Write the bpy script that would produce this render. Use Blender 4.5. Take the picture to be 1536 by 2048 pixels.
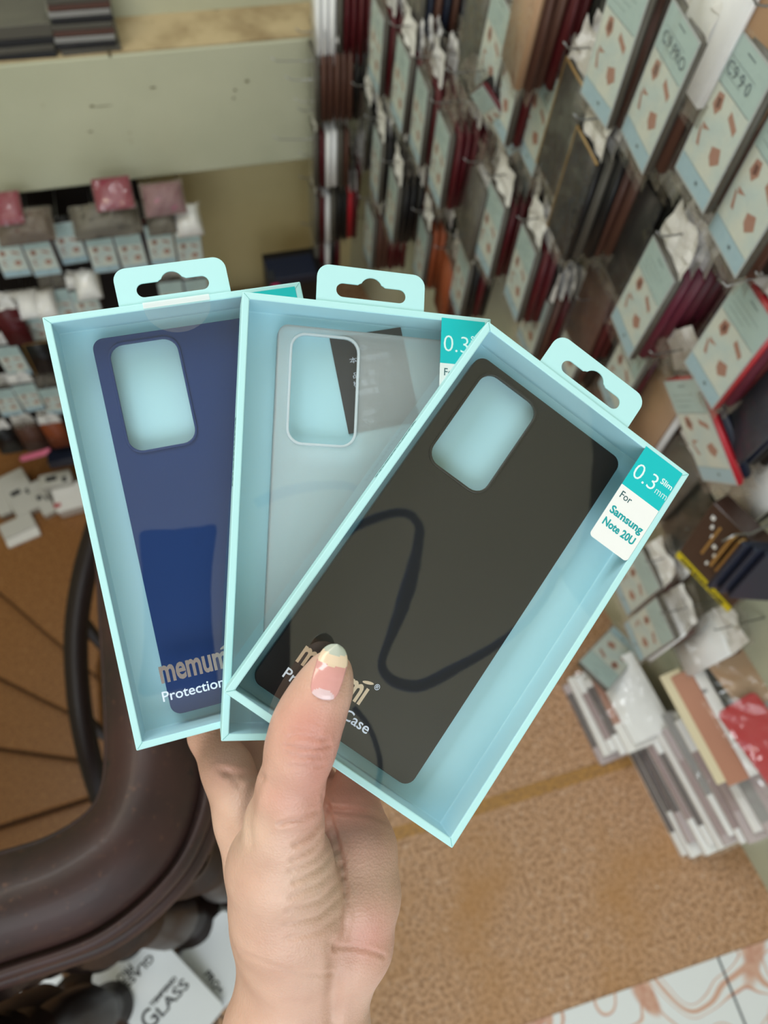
import bpy, bmesh, math, random
import numpy as np
from mathutils import Matrix, Vector, noise
random.seed(7)
for o in list(bpy.data.objects): bpy.data.objects.remove(o)
S = bpy.context.scene
COL = S.collection

# ---------------------------------------------------------------- camera, light, exposure
CAMZ = 1.6
FPX = 1538.0
R = np.array([[0.962, 0.201, -0.185], [-0.263, 0.863, -0.431], [0.074, 0.463, 0.883]])
_n = np.array([640. - 768, -(1830. - 1024), -FPX]); _x = np.array([8100., 1700., -FPX])
_Z = -_n / np.linalg.norm(_n); _X = _x - _Z * (_x @ _Z); _X /= np.linalg.norm(_X); _Y = np.cross(_Z, _X)
R = np.array([_X, _Y, _Z])
CAMM = Matrix([[*R[0], 0], [*R[1], 0], [*R[2], CAMZ], [0, 0, 0, 1]])
cam_d = bpy.data.cameras.new('camera'); cam = bpy.data.objects.new('camera', cam_d); COL.objects.link(cam)
cam.matrix_world = CAMM
cam_d.sensor_fit = 'VERTICAL'; cam_d.sensor_height = 36; cam_d.sensor_width = 27
cam_d.lens = 36 * FPX / 2048
cam_d.clip_start = 0.02
cam_d.dof.use_dof = True; cam_d.dof.focus_distance = 0.322; cam_d.dof.aperture_fstop = 9.5
S.camera = cam
S.view_settings.view_transform = 'Standard'; S.view_settings.look = 'None'
S.view_settings.gamma = 1; S.view_settings.use_curve_mapping = False
S.view_settings.exposure = 0.12
W = bpy.data.worlds.new('world'); S.world = W; W.use_nodes = True
W.node_tree.nodes['Background'].inputs[0].default_value = (0.83, 0.92, 1.0, 1)
W.node_tree.nodes['Background'].inputs[1].default_value = 1.0

def area_light(name, loc, target, sx, sy, power, col):
    l = bpy.data.lights.new(name, 'AREA'); l.shape = 'RECTANGLE'; l.size = sx; l.size_y = sy
    l.energy = power; l.color = col
    o = bpy.data.objects.new(name, l); COL.objects.link(o)
    o.location = loc; o.rotation_euler = (Vector(target) - Vector(loc)).to_track_quat('-Z', 'Y').to_euler()
    return o
area_light('assumed_daylight_lamp', (-0.6, -1.75, 2.0), (0.1, 0.6, 0.6), 2.0, 1.2, 27, (0.90, 0.96, 1.0))  # assumed daylight from behind the camera, added as an area lamp; no window built
area_light('assumed_overhead_lamp', (-0.25, 1.0, 2.70), (0.05, 0.45, 0.8), 1.2, 0.8, 27, (0.92, 0.97, 1.0))  # assumed overhead light, an added lamp; the ceiling has no opening
area_light('assumed_stair_lamp', (-1.0, 0.6, 2.2), (-0.7, 1.0, -0.8), 0.5, 0.5, 6, (1.0, 0.86, 0.66))  # assumed warm light over the stairs, added without a fixture

# ---------------------------------------------------------------- geometry helpers
def ray(px, py):
    d = R @ np.array([px - 768., -(py - 1024.), -FPX]); return d / np.linalg.norm(d)
CAMP = np.array([0, 0, CAMZ])
def at_z(px, py, z): d = ray(px, py); return Vector(CAMP + d * ((z - CAMZ) / d[2]))
def at_y(px, py, y): d = ray(px, py); return Vector(CAMP + d * (y / d[1]))
AZ = math.radians(-8); U = Vector((math.sin(AZ), math.cos(AZ), 0)); M = Vector((math.cos(AZ), -math.sin(AZ), 0)); WOFF = 0.809
def at_wall(px, py, dist):
    d = ray(px, py); return Vector(CAMP + d * ((WOFF - dist) / (d @ np.array(M))))
def cam_pt(px, py, depth): return Vector(((px - 768) / FPX * depth, -(py - 1024) / FPX * depth, -depth))

def srgb(r, g, b):
    f = lambda c: (c / 255 / 12.92) if c / 255 <= 0.04045 else ((c / 255 + 0.055) / 1.055) ** 2.4
    return (f(r), f(g), f(b), 1)
MATS = {}
def mat(name, col, rough=0.5, spec=0.5, coat=0, metal=0, bump=None, mix=None, alpha=1, trans=0, sss=0):
    if name in MATS: return MATS[name]
    m = bpy.data.materials.new(name); m.use_nodes = True; nt = m.node_tree; p = nt.nodes['Principled BSDF']
    p.inputs['Base Color'].default_value = col; p.inputs['Roughness'].default_value = rough
    p.inputs['Specular IOR Level'].default_value = spec; p.inputs['Coat Weight'].default_value = coat
    p.inputs['Metallic'].default_value = metal; p.inputs['Alpha'].default_value = alpha
    p.inputs['Transmission Weight'].default_value = trans
    if sss:
        p.inputs['Subsurface Weight'].default_value = sss
        p.inputs['Subsurface Radius'].default_value = (1, .35, .2); p.inputs['Subsurface Scale'].default_value = 0.006
    tc = nt.nodes.new('ShaderNodeTexCoord')
    if mix:  # (scale, col2, lo, hi) noise mix
        prev = col
        for i, (sc, c2, lo, hi) in enumerate(mix):
            n = nt.nodes.new('ShaderNodeTexNoise'); n.inputs['Scale'].default_value = sc; n.inputs['Detail'].default_value = 5
            nt.links.new(tc.outputs['Object'], n.inputs['Vector'])
            r = nt.nodes.new('ShaderNodeValToRGB'); r.color_ramp.elements[0].position = lo; r.color_ramp.elements[1].position = hi
            nt.links.new(n.outputs['Fac'], r.inputs['Fac'])
            mx = nt.nodes.new('ShaderNodeMix'); mx.data_type = 'RGBA'
            nt.links.new(r.outputs['Color'], mx.inputs[0])
            if isinstance(prev, tuple): mx.inputs[6].default_value = prev
            else: nt.links.new(prev, mx.inputs[6])
            mx.inputs[7].default_value = c2; prev = mx.outputs[2]
        nt.links.new(prev, p.inputs['Base Color'])
    if bump:
        n = nt.nodes.new('ShaderNodeTexNoise'); n.inputs['Scale'].default_value = bump[0]; n.inputs['Detail'].default_value = 4
        nt.links.new(tc.outputs['Object'], n.inputs['Vector'])
        b = nt.nodes.new('ShaderNodeBump'); b.inputs['Strength'].default_value = bump[1]; b.inputs['Distance'].default_value = bump[2]
        nt.links.new(n.outputs['Fac'], b.inputs['Height']); nt.links.new(b.outputs['Normal'], p.inputs['Normal'])
    MATS[name] = m; return m
def film_mat(name, tint=(1, 1, 1, 1), refl=0.9, rough=0.02, base=0.03, haze=0.0, bump=None):
    m = bpy.data.materials.new(name); m.use_nodes = True; nt = m.node_tree
    nt.nodes.remove(nt.nodes['Principled BSDF']); out = nt.nodes['Material Output']
    t = nt.nodes.new('ShaderNodeBsdfTransparent'); t.inputs[0].default_value = tint
    g = nt.nodes.new('ShaderNodeBsdfGlossy'); g.inputs['Roughness'].default_value = rough; g.inputs['Color'].default_value = (1, 1, 1, 1)
    fr = nt.nodes.new('ShaderNodeLayerWeight'); fr.inputs[0].default_value = .5
    pw = nt.nodes.new('ShaderNodeMath'); pw.operation = 'POWER'; pw.inputs[1].default_value = 5; nt.links.new(fr.outputs['Facing'], pw.inputs[0])
    ma = nt.nodes.new('ShaderNodeMath'); ma.operation = 'MULTIPLY_ADD'; ma.inputs[1].default_value = refl; ma.inputs[2].default_value = base
    nt.links.new(pw.outputs[0], ma.inputs[0])
    mx = nt.nodes.new('ShaderNodeMixShader'); nt.links.new(ma.outputs[0], mx.inputs[0])
    last = t.outputs[0]
    if haze:
        d = nt.nodes.new('ShaderNodeBsdfDiffuse'); d.inputs[0].default_value = (.8, .8, .78, 1)
        m2 = nt.nodes.new('ShaderNodeMixShader'); m2.inputs[0].default_value = haze
        nt.links.new(t.outputs[0], m2.inputs[1]); nt.links.new(d.outputs[0], m2.inputs[2]); last = m2.outputs[0]
    nt.links.new(last, mx.inputs[1]); nt.links.new(g.outputs[0], mx.inputs[2])
    if bump:
        tc = nt.nodes.new('ShaderNodeTexCoord'); n = nt.nodes.new('ShaderNodeTexNoise'); n.inputs['Scale'].default_value = bump[0]
        nt.links.new(tc.outputs['Object'], n.inputs['Vector'])
        b = nt.nodes.new('ShaderNodeBump'); b.inputs['Strength'].default_value = bump[1]; b.inputs['Distance'].default_value = bump[2]
        nt.links.new(n.outputs['Fac'], b.inputs['Height']); nt.links.new(b.outputs['Normal'], g.inputs['Normal'])
    nt.links.new(mx.outputs[0], out.inputs[0]); MATS[name] = m; return m

def new_obj(name, mesh, parent=None, mats=None, M4=None):
    o = bpy.data.objects.new(name, mesh); COL.objects.link(o)
    if mats:
        for m in (mats if isinstance(mats, (list, tuple)) else [mats]): mesh.materials.append(m)
    if parent: o.parent = parent
    if M4 is not None: o.matrix_local = M4
    return o
def tag(o, label=None, cat=None, group=None, kind=None):
    if label: o['label'] = label
    if cat: o['category'] = cat
    if group: o['group'] = group
    if kind: o['kind'] = kind
    return o
def thing(name, label, cat, M4=None, group=None):
    o = bpy.data.objects.new(name, None); COL.objects.link(o); o.empty_display_size = .02
    if M4 is not None: o.matrix_world = M4
    return tag(o, label, cat, group)
class MB:
    def __init__(s): s.v = []; s.f = []; s.m = []
    def add(s, vs, fs, mi=0):
        k = len(s.v); s.v += [tuple(v) for v in vs]
        for f in fs: s.f.append([i + k for i in f]); s.m.append(mi)
        return s
    def box(s, x0, x1, y0, y1, z0, z1, mi=0, T=None):
        v = [Vector((x, y, z)) for x in (x0, x1) for y in (y0, y1) for z in (z0, z1)]
        if T: v = [T @ p for p in v]
        return s.add(v, [(0, 1, 3, 2), (4, 6, 7, 5), (0, 4, 5, 1), (2, 3, 7, 6), (0, 2, 6, 4), (1, 5, 7, 3)], mi)
    def quad(s, pts, mi=0): return s.add(pts, [tuple(range(len(pts)))], mi)
    def tube(s, pts, r, n=8, mi=0, cap=True):
        pts = [Vector(p) for p in pts]; k = len(s.v); rr = r if isinstance(r, (list, tuple)) else [r] * len(pts)
        up = None
        for i, p in enumerate(pts):
            t = (pts[min(i + 1, len(pts) - 1)] - pts[max(i - 1, 0)]).normalized()
            if up is None: up = t.orthogonal().normalized()
            up = (up - t * up.dot(t)).normalized(); b = t.cross(up)
            for j in range(n):
                a = 2 * math.pi * j / n; s.v.append(tuple(p + (up * math.cos(a) + b * math.sin(a)) * rr[i]))
        for i in range(len(pts) - 1):
            for j in range(n):
                s.f.append([k + i * n + j, k + i * n + (j + 1) % n, k + (i + 1) * n + (j + 1) % n, k + (i + 1) * n + j]); s.m.append(mi)
        if cap:
            s.f.append([k + j for j in reversed(range(n))]); s.m.append(mi)
            s.f.append([k + (len(pts) - 1) * n + j for j in range(n)]); s.m.append(mi)
        return s
    def lathe(s, prof, c=(0, 0, 0), n=24, mi=0):
        k = len(s.v)
        for r, z in prof:
            for j in range(n):
                a = 2 * math.pi * j / n; s.v.append((c[0] + r * math.cos(a), c[1] + r * math.sin(a), c[2] + z))
        for i in range(len(prof) - 1):
            for j in range(n):
                s.f.append([k + i * n + j, k + i * n + (j + 1) % n, k + (i + 1) * n + (j + 1) % n, k + (i + 1) * n + j]); s.m.append(mi)
        return s
    def mesh(s, name, smooth=False):
        me = bpy.data.meshes.new(name); me.from_pydata(s.v, [], s.f)
        me.polygons.foreach_set('material_index', s.m)
        if smooth: me.polygons.foreach_set('use_smooth', [True] * len(s.f))
        me.update(); return me
    def build(s, name, mats, parent=None, M4=None, smooth=False, bevel=0):
        o = new_obj(name, s.mesh(name, smooth), parent, mats, M4)
        if bevel:
            b = o.modifiers.new('bevel', 'BEVEL'); b.width = bevel; b.segments = 2; b.limit_method = 'ANGLE'
        return o
def rrect(x0, x1, y0, y1, r, n=6):
    pts = []
    for cx, cy, a0 in ((x1 - r, y1 - r, 0), (x0 + r, y1 - r, 90), (x0 + r, y0 + r, 180), (x1 - r, y0 + r, 270)):
        for i in range(n + 1):
            a = math.radians(a0 + 90 * i / n); pts.append((cx + r * math.cos(a), cy + r * math.sin(a)))
    return pts
def shape_mesh(name, loops, thick, bevel=0.0, res=2):
    cu = bpy.data.curves.new(name, 'CURVE'); cu.dimensions = '2D'; cu.fill_mode = 'BOTH'
    cu.extrude = thick / 2; cu.bevel_depth = bevel; cu.bevel_resolution = res
    if bevel: cu.extrude = max(thick / 2 - bevel, 0); cu.offset = -bevel
    for l in loops:
        sp = cu.splines.new('POLY'); sp.points.add(len(l) - 1); sp.use_cyclic_u = True
        for i, p in enumerate(l): sp.points[i].co = (p[0], p[1], 0, 1)
    o = bpy.data.objects.new('tmp', cu); COL.objects.link(o)
    dg = bpy.context.evaluated_depsgraph_get(); me = bpy.data.meshes.new_from_object(o.evaluated_get(dg))
    bpy.data.objects.remove(o); me.name = name; return me
def text_obj(body, name, m, parent, loc, size, rot=0.0, width=None, bold=0, shear=0, align='LEFT', extr=0.00004, M4=None, sx=1.0, space=1.0):
    cu = bpy.data.curves.new(name, 'FONT'); cu.body = body; cu.size = size; cu.extrude = extr; cu.offset = bold; cu.shear = shear
    cu.align_x = align; cu.space_character = space; cu.resolution_u = 3
    o = bpy.data.objects.new('tmp', cu); COL.objects.link(o)
    dg = bpy.context.evaluated_depsgraph_get(); me = bpy.data.meshes.new_from_object(o.evaluated_get(dg))
    bpy.data.objects.remove(o)
    if width and len(me.vertices):
        xs = [v.co.x for v in me.vertices]; sx = width / (max(xs) - min(xs))
    for v in me.vertices: v.co.x *= sx
    me.materials.clear(); me.name = name
    if M4 is None: M4 = Matrix.Translation(loc) @ Matrix.Rotation(rot, 4, 'Z')
    return new_obj(name, me, parent, m, M4)
def frame(o, x, y, z): # matrix from origin and axes
    return Matrix([[x[0], y[0], z[0], o[0]], [x[1], y[1], z[1], o[1]], [x[2], y[2], z[2], o[2]], [0, 0, 0, 1]])

# ---------------------------------------------------------------- materials
m_wall = mat('painted_plaster', srgb(196, 196, 172), .8, .2, mix=[(3.0, srgb(178, 180, 156), .35, .75), (22, srgb(150, 140, 112), .70, .86)], bump=(40, .2, .002))
m_wall_low = mat('yellow_plaster', srgb(206, 192, 146), .85, .2, mix=[(2.5, srgb(186, 172, 128), .35, .7)])
m_ledge = mat('dusty_ledge', srgb(196, 176, 140), .85, .2, mix=[(9, srgb(150, 128, 96), .45, .7), (30, srgb(110, 88, 60), .66, .8)])
m_ceil = mat('ceiling_paint', srgb(225, 222, 205), .9, .1)
m_granite = mat('brown_granite', srgb(192, 152, 120), .35, .4, mix=[(150, srgb(140, 104, 76), .44, .62), (90, srgb(204, 172, 148), .56, .74), (5, srgb(172, 126, 80), .5, .8), (140, srgb(232, 226, 218), .70, .74)])
m_strip = mat('ochre_grout', srgb(172, 128, 72), .5, .4, mix=[(110, srgb(140, 104, 66), .45, .65)])
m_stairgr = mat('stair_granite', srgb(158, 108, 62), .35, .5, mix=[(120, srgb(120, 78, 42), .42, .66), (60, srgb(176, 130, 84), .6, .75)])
m_riser_shade = mat('stair_riser_shade', srgb(70, 44, 26), .6, .3)  # dark colour puts the shadow under each nosing into the riser
m_wood = mat('varnished_wood', srgb(56, 33, 31), .5, .35, coat=.05, mix=[(14, srgb(38, 25, 24), .35, .7), (160, srgb(84, 56, 44), .62, .8), (60, srgb(26, 18, 18), .66, .74)], bump=(70, .25, .001))
m_wooddark = mat('dark_wood', srgb(30, 18, 16), .45, .35, coat=.05)
m_mint = mat('mint_card', srgb(184, 230, 234), .6, .3)
m_mint_in = mat('mint_card_inside', srgb(180, 226, 238), .6, .3)
m_teal = mat('teal_print', srgb(24, 190, 196), .4, .4)
m_tealtxt = mat('teal_ink', srgb(30, 160, 165), .5, .3)
m_white = mat('white_paper', srgb(238, 238, 238), .6, .3)
m_ink = mat('black_ink', srgb(40, 42, 46), .6, .3)
m_inkteal = mat('dark_teal_ink', srgb(40, 90, 96), .6, .3)
m_film = film_mat('clear_film', refl=.9, base=.085, rough=.015)
m_seal = film_mat('clear_seal', refl=.9, base=.08, rough=.08, haze=.04)
m_bag = film_mat('polybag', refl=.9, base=.05, rough=.14, haze=.03, bump=(30, .8, .01))
m_bagw = mat('crinkled_polybag', srgb(160, 152, 140), .25, .6, alpha=.38, bump=(90, 1, .006))
m_header = mat('white_header', srgb(232, 230, 228), .35, .5, bump=(60, .6, .004))
m_steel = mat('steel_wire', srgb(150, 150, 150), .3, .5, metal=.9)
CC = {'r': ('dark red', mat('dark_red_leather', srgb(78, 16, 24), .4, .4)), 'b': ('brown', mat('brown_leather', srgb(84, 54, 44), .45, .4)),
      'n': ('navy', mat('navy_leather', srgb(26, 32, 50), .4, .4)), 'k': ('black', mat('black_leather', srgb(22, 20, 21), .4, .4)),
      'g': ('grey', mat('grey_leather', srgb(84, 80, 72), .45, .4)), 't': ('tan', mat('tan_leather', srgb(172, 138, 108), .5, .4)),
      'o': ('olive', mat('olive_leather', srgb(50, 49, 42), .4, .5)), 'p': ('purple red', mat('plum_leather', srgb(96, 30, 50), .4, .4)),
      'u': ('rust', mat('rust_leather', srgb(134, 66, 36), .45, .4)), 'w': ('white', m_white), 'k2': ('pink', mat('pink_silicone', srgb(214, 110, 140), .4, .4)),
      'y': ('cream', mat('cream_pack', srgb(214, 202, 170), .5, .4)), 'x': ('bright red', mat('red_silicone', srgb(178, 30, 44), .35, .5))}
m_gold = mat('gold_trim', srgb(196, 158, 96), .3, .5, metal=.6)
m_c_teal = mat('card_teal', srgb(178, 200, 198), .55, .3)
m_c_cream = mat('card_cream', srgb(212, 216, 206), .55, .3, mix=[(25, srgb(190, 208, 208), .4, .7)])
m_c_blue = mat('card_blue', srgb(168, 196, 208), .55, .3)
m_c_white = mat('card_edge', srgb(184, 190, 192), .5, .3)
m_c_br = mat('card_picture', srgb(172, 128, 112), .55, .3)
m_c_dk = mat('card_picture_dark', srgb(112, 70, 58), .55, .3)
m_c_ln = mat('card_line', srgb(96, 112, 120), .55, .3)

# ---------------------------------------------------------------- the room
def structure(o): o['kind'] = 'structure'; return o
def wp(s, d, z): return U * s + M * (WOFF - d) + Vector((0, 0, z))
FLZ = 0.0; LOWZ = -2.6; CEIL = 2.75; BY = 1.75
structure(MB().box(-0.03, 2.9, -3.2, -0.262, -.16, .002).build('floor_tiled_landing', mat('floral_tile', srgb(222, 226, 230), .2, .5)))
# floral tile material: pale tile with rose scroll bands and dark grout
nt = MATS['floral_tile'].node_tree; P = nt.nodes['Principled BSDF']; tc = nt.nodes.new('ShaderNodeTexCoord')
def nnode(t, **k):
    n = nt.nodes.new(t)
    for a, b in k.items(): setattr(n, a, b)
    return n
mp = nnode('ShaderNodeMapping'); mp.inputs['Rotation'].default_value = (0, 0, math.radians(20)); nt.links.new(tc.outputs['Object'], mp.inputs[0])
no = nnode('ShaderNodeTexNoise'); no.inputs['Scale'].default_value = 7; no.inputs['Detail'].default_value = 1; nt.links.new(mp.outputs[0], no.inputs['Vector'])
wv = nnode('ShaderNodeTexWave', wave_type='RINGS'); wv.inputs['Scale'].default_value = 3.2; wv.inputs['Distortion'].default_value = 9; wv.inputs['Detail'].default_value = 1; wv.inputs['Detail Scale'].default_value = 2.2
nt.links.new(mp.outputs[0], wv.inputs['Vector'])
r1 = nnode('ShaderNodeValToRGB'); e = r1.color_ramp.elements; e[0].position = .42; e[0].color = srgb(224, 228, 232); e[1].position = .46; e[1].color = srgb(190, 130, 112)
x = e.new(.56); x.color = srgb(226, 204, 190); x = e.new(.60); x.color = srgb(224, 228, 232); x = e.new(.9); x.color = srgb(224, 226, 228); x = e.new(.97); x.color = srgb(206, 164, 146)
nt.links.new(wv.outputs['Fac'], r1.inputs['Fac'])
r2 = nnode('ShaderNodeValToRGB'); r2.color_ramp.elements[0].position = .57; r2.color_ramp.elements[1].position = .60; nt.links.new(no.outputs['Fac'], r2.inputs['Fac'])
n2 = nnode('ShaderNodeTexNoise'); n2.inputs['Scale'].default_value = 60; nt.links.new(mp.outputs[0], n2.inputs['Vector'])
r3 = nnode('ShaderNodeValToRGB'); r3.color_ramp.elements[0].color = srgb(176, 110, 90); r3.color_ramp.elements[1].color = srgb(222, 190, 172); nt.links.new(n2.outputs['Fac'], r3.inputs['Fac'])
mx = nnode('ShaderNodeMix', data_type='RGBA'); nt.links.new(r2.outputs[0], mx.inputs[0]); nt.links.new(r1.outputs[0], mx.inputs[6]); nt.links.new(r3.outputs[0], mx.inputs[7])
br = nnode('ShaderNodeTexBrick'); br.offset = 0; br.inputs['Color1'].default_value = (0, 0, 0, 1); br.inputs['Color2'].default_value = (0, 0, 0, 1); br.inputs['Mortar'].default_value = (1, 1, 1, 1)
br.inputs['Scale'].default_value = 1; br.inputs['Mortar Size'].default_value = .0022; br.inputs['Brick Width'].default_value = .5; br.inputs['Row Height'].default_value = .5; br.inputs['Mortar Smooth'].default_value = 0
mp2 = nnode('ShaderNodeMapping'); mp2.inputs['Location'].default_value = (-.195, .02, 0); nt.links.new(tc.outputs['Object'], mp2.inputs[0]); nt.links.new(mp2.outputs[0], br.inputs['Vector'])
mx2 = nnode('ShaderNodeMix', data_type='RGBA'); nt.links.new(br.outputs['Color'], mx2.inputs[0]); nt.links.new(mx.outputs[2], mx2.inputs[6]); mx2.inputs[7].default_value = srgb(60, 66, 78)
nt.links.new(mx2.outputs[2], P.inputs['Base Color'])
# granite landing treads
def slab(pts, z0, z1):
    b = MB(); n = len(pts); v = [(p[0], p[1], z1) for p in pts] + [(p[0], p[1], z0) for p in pts]
    b.add(v, [tuple(range(n)), tuple(reversed(range(n, 2 * n)))] + [(i, n + i, n + (i + 1) % n, (i + 1) % n) for i in range(n)]); return b
structure(slab([(-1.3, -3.2), (-.03, -3.2), (-.03, -.262), (-1.3, -.262)], -.16, .002).build('floor_side', m_granite))
structure(slab([(-1.3, -.262), (.86, -.262), (.86, .1), (-.2, .076), (-1.3, .0)], -.16, 0).build('floor_step_near', m_granite))
structure(slab([(-.2, .076), (.86, .1), (.86, .125), (-.2, .10)], -.16, -.0002).build('trim_1', m_strip))
structure(slab([(-.14, .101), (.86, .126), (.84, .66), (-.06, .62)], -.16, -.0004).build('floor_step_far', m_granite))
structure(slab([(.0, .62), (.86, .66), (.8, 1.0), (.1, .95)], -.33, -.18).build('floor_winder', m_granite))
structure(slab([(.05, .9), (.86, .9), (.7, 1.85), (.05, 1.85)], -.50, -.35).build('floor_winder_low', m_granite))
# right wall and its plinth, back wall, beam, left wall, ceiling, lower floor
bw = MB(); a = wp(-2.6, 0, 0); b_ = wp(1.95, 0, 0); a2 = wp(-2.6, -.12, 0); b2 = wp(1.95, -.12, 0)
structure(slab([a, b_, b2, a2], LOWZ, CEIL).build('wall_right', m_wall))
structure(MB().box(-1.75, .75, BY + .16, BY + .30, LOWZ, CEIL).build('wall_back_low', m_wall_low))
BT = at_y(300, 103, BY).z; BB = at_y(300, 357, BY).z
structure(MB().box(-1.7, wp(1.8, 0, 0).x + .01, BY, BY + .16, BB, BT).build('trim_2', m_wall, bevel=.006))
structure(MB().box(-1.7, .70, BY + .002, BY + .158, BT, BT + .004).build('trim_3', m_ledge))
structure(MB().box(-1.7, .70, BY + .13, BY + .159, BT + .004, CEIL).build('wall_back_upper', m_wall))
structure(MB().box(-1.80, -1.68, -3.2, BY + .3, LOWZ, CEIL).build('wall_left', m_wall))
structure(MB().box(-1.80, 2.9, -3.2, BY + .3, CEIL, CEIL + .1).build('ceiling', m_ceil))
structure(MB().box(-1.75, .9, -.6, BY + .3, LOWZ - .1, LOWZ).build('floor_lower', m_stairgr))
# lower stair treads, a fan of granite winders seen beyond the rail
lines = [((-40, 1035), (150, 1035)), ((0, 1185), (150, 1315)), ((0, 1355), (150, 1430)), ((0, 1495), (175, 1520)), ((0, 1650), (190, 1590)), ((0, 1790), (215, 1660))]
C0 = Vector((-.34, .50, 0)); 
prev = None
for k, (p, q) in enumerate(lines):
    zz = -1.05 - .05 * max(k - 1, 0)
    A = at_z(*p, zz); B = at_z(*q, zz)
    dr = (A - B); dr.z = 0; dr.normalize(); out = B + dr * 1.0; inn = B - dr * .1
    if k == 0: out = Vector((-1.68, 1.95, 0)); inn = Vector((-.3, 1.95, 0))
    if prev is not None:
        pi, po = prev
        bb = slab([(pi.x, pi.y), (inn.x, inn.y), (out.x, out.y), (po.x, po.y)], zz - .10, zz)
        o = structure(bb.build('floor_tread', m_stairgr, bevel=.006))
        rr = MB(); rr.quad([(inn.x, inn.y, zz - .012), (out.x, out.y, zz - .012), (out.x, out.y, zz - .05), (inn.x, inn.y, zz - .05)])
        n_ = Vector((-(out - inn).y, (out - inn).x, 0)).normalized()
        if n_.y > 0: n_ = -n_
        o2 = slab([(inn.x, inn.y), (out.x, out.y), (out.x + n_.x * .004, out.y + n_.y * .004), (inn.x + n_.x * .004, inn.y + n_.y * .004)], zz - .09, zz - .002).build('trim_%d' % (k + 3), m_riser_shade)
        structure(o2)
    prev = (inn + (Vector((0, .05, 0)) if k else Vector((0, 0, 0))), out + (Vector((0, .05, 0)) if k else Vector((0, 0, 0))))

# ---------------------------------------------------------------- hand rail with balusters
def resample(pts, n):
    pts = [Vector(p) for p in pts]; L = [0]
    for i in range(1, len(pts)): L.append(L[-1] + (pts[i] - pts[i - 1]).length)
    def cr(i, t):
        p0 = pts[max(i - 1, 0)]; p1 = pts[i]; p2 = pts[i + 1]; p3 = pts[min(i + 2, len(pts) - 1)]
        return .5 * ((2 * p1) + (p2 - p0) * t + (2 * p0 - 5 * p1 + 4 * p2 - p3) * t * t + (3 * p1 - p0 - 3 * p2 + p3) * t ** 3)
    out = []
    for k in range(n):
        s = L[-1] * k / (n - 1); i = 0
        while i < len(pts) - 2 and L[i + 1] < s: i += 1
        out.append(cr(i, (s - L[i]) / max(L[i + 1] - L[i], 1e-9)))
    return out
RZ = .84
inner = [at_z(*p, RZ) for p in ((-330, 1795), (-150, 1745), (0, 1703), (95, 1672), (172, 1622), (200, 1570), (207, 1490), (204, 1380), (196, 1240), (188, 1100), (180, 960))]
outer = [at_z(*p, RZ) for p in ((-300, 2010), (-150, 1970), (0, 1925), (185, 1856), (324, 1737), (385, 1610), (392, 1500), (372, 1380), (352, 1240), (330, 1100), (308, 960))]
NI = 60; ri = resample(inner, NI); ro = resample(outer, NI)
prof = [(-1.0, -.034), (-1.07, -.022), (-1.06, -.010), (-.98, -.002), (-.94, -.003), (-.90, .004), (-.7, .014), (-.4, .023), (0, .027), (.35, .023), (.68, .012), (.9, -.002), (.98, -.014), (.99, -.024),
        (1.05, -.026), (1.12, -.017), (1.24, -.019), (1.31, -.029), (1.29, -.041), (1.18, -.050), (1.10, -.056), (1.12, -.062), (1.22, -.055), (1.36, -.060), (1.42, -.072), (1.38, -.086), (1.22, -.094), (1.08, -.098), (1.08, -.112), (.7, -.12), (-.6, -.12), (-.9, -.108), (-.9, -.078), (-1.02, -.060), (-1.03, -.046)]
rb = MB(); npf = len(prof); vs = []
for i in range(NI):
    c = (ri[i] + ro[i]) / 2; h = (ro[i] - ri[i]) / 2; hl = h.length; h.normalize()
    for (s, dz) in prof: vs.append(c + h * (s * hl) + Vector((0, 0, dz)))
fs = [(i * npf + j, i * npf + (j + 1) % npf, (i + 1) * npf + (j + 1) % npf, (i + 1) * npf + j) for i in range(NI - 1) for j in range(npf)]
fs += [tuple(reversed(range(npf))), tuple((NI - 1) * npf + j for j in range(npf))]
rb.add(vs, fs)
rail = thing('stair_railing', 'curved dark brown varnished wooden handrail on turned posts, beside the holding hand', 'handrail', Matrix.Translation(((ri[30] + ro[30]) / 2).xy.to_3d()))
def child(o, root): o.parent = root; o.matrix_parent_inverse = root.matrix_world.inverted(); return o
bpy.context.view_layer.update()
hr = rb.build('handrail', m_wood, smooth=True); child(hr, rail)
bpr = [(.0, -.002), (.040, 0), (.040, .10), (.022, .12), (.030, .14), (.022, .16), (.026, .22), (.036, .30), (.030, .42), (.020, .50), (.030, .53), (.020, .56), (.027, .60), (.034, .615), (.026, .635), (.034, .655), (.022, .675), (.038, .695), (.030, .71), (.030, .735)]
mid = [(a_ + b__) / 2 for a_, b__ in zip(ri, ro)]
for i in (6, 15, 24, 33, 45, 54):
    c = mid[i] * .45 + ro[i] * .55
    child(MB().lathe([(r * 1.22, z) for r, z in bpr], (c.x, c.y, 0), 28).build('baluster', m_wooddark, smooth=True), rail)
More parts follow.
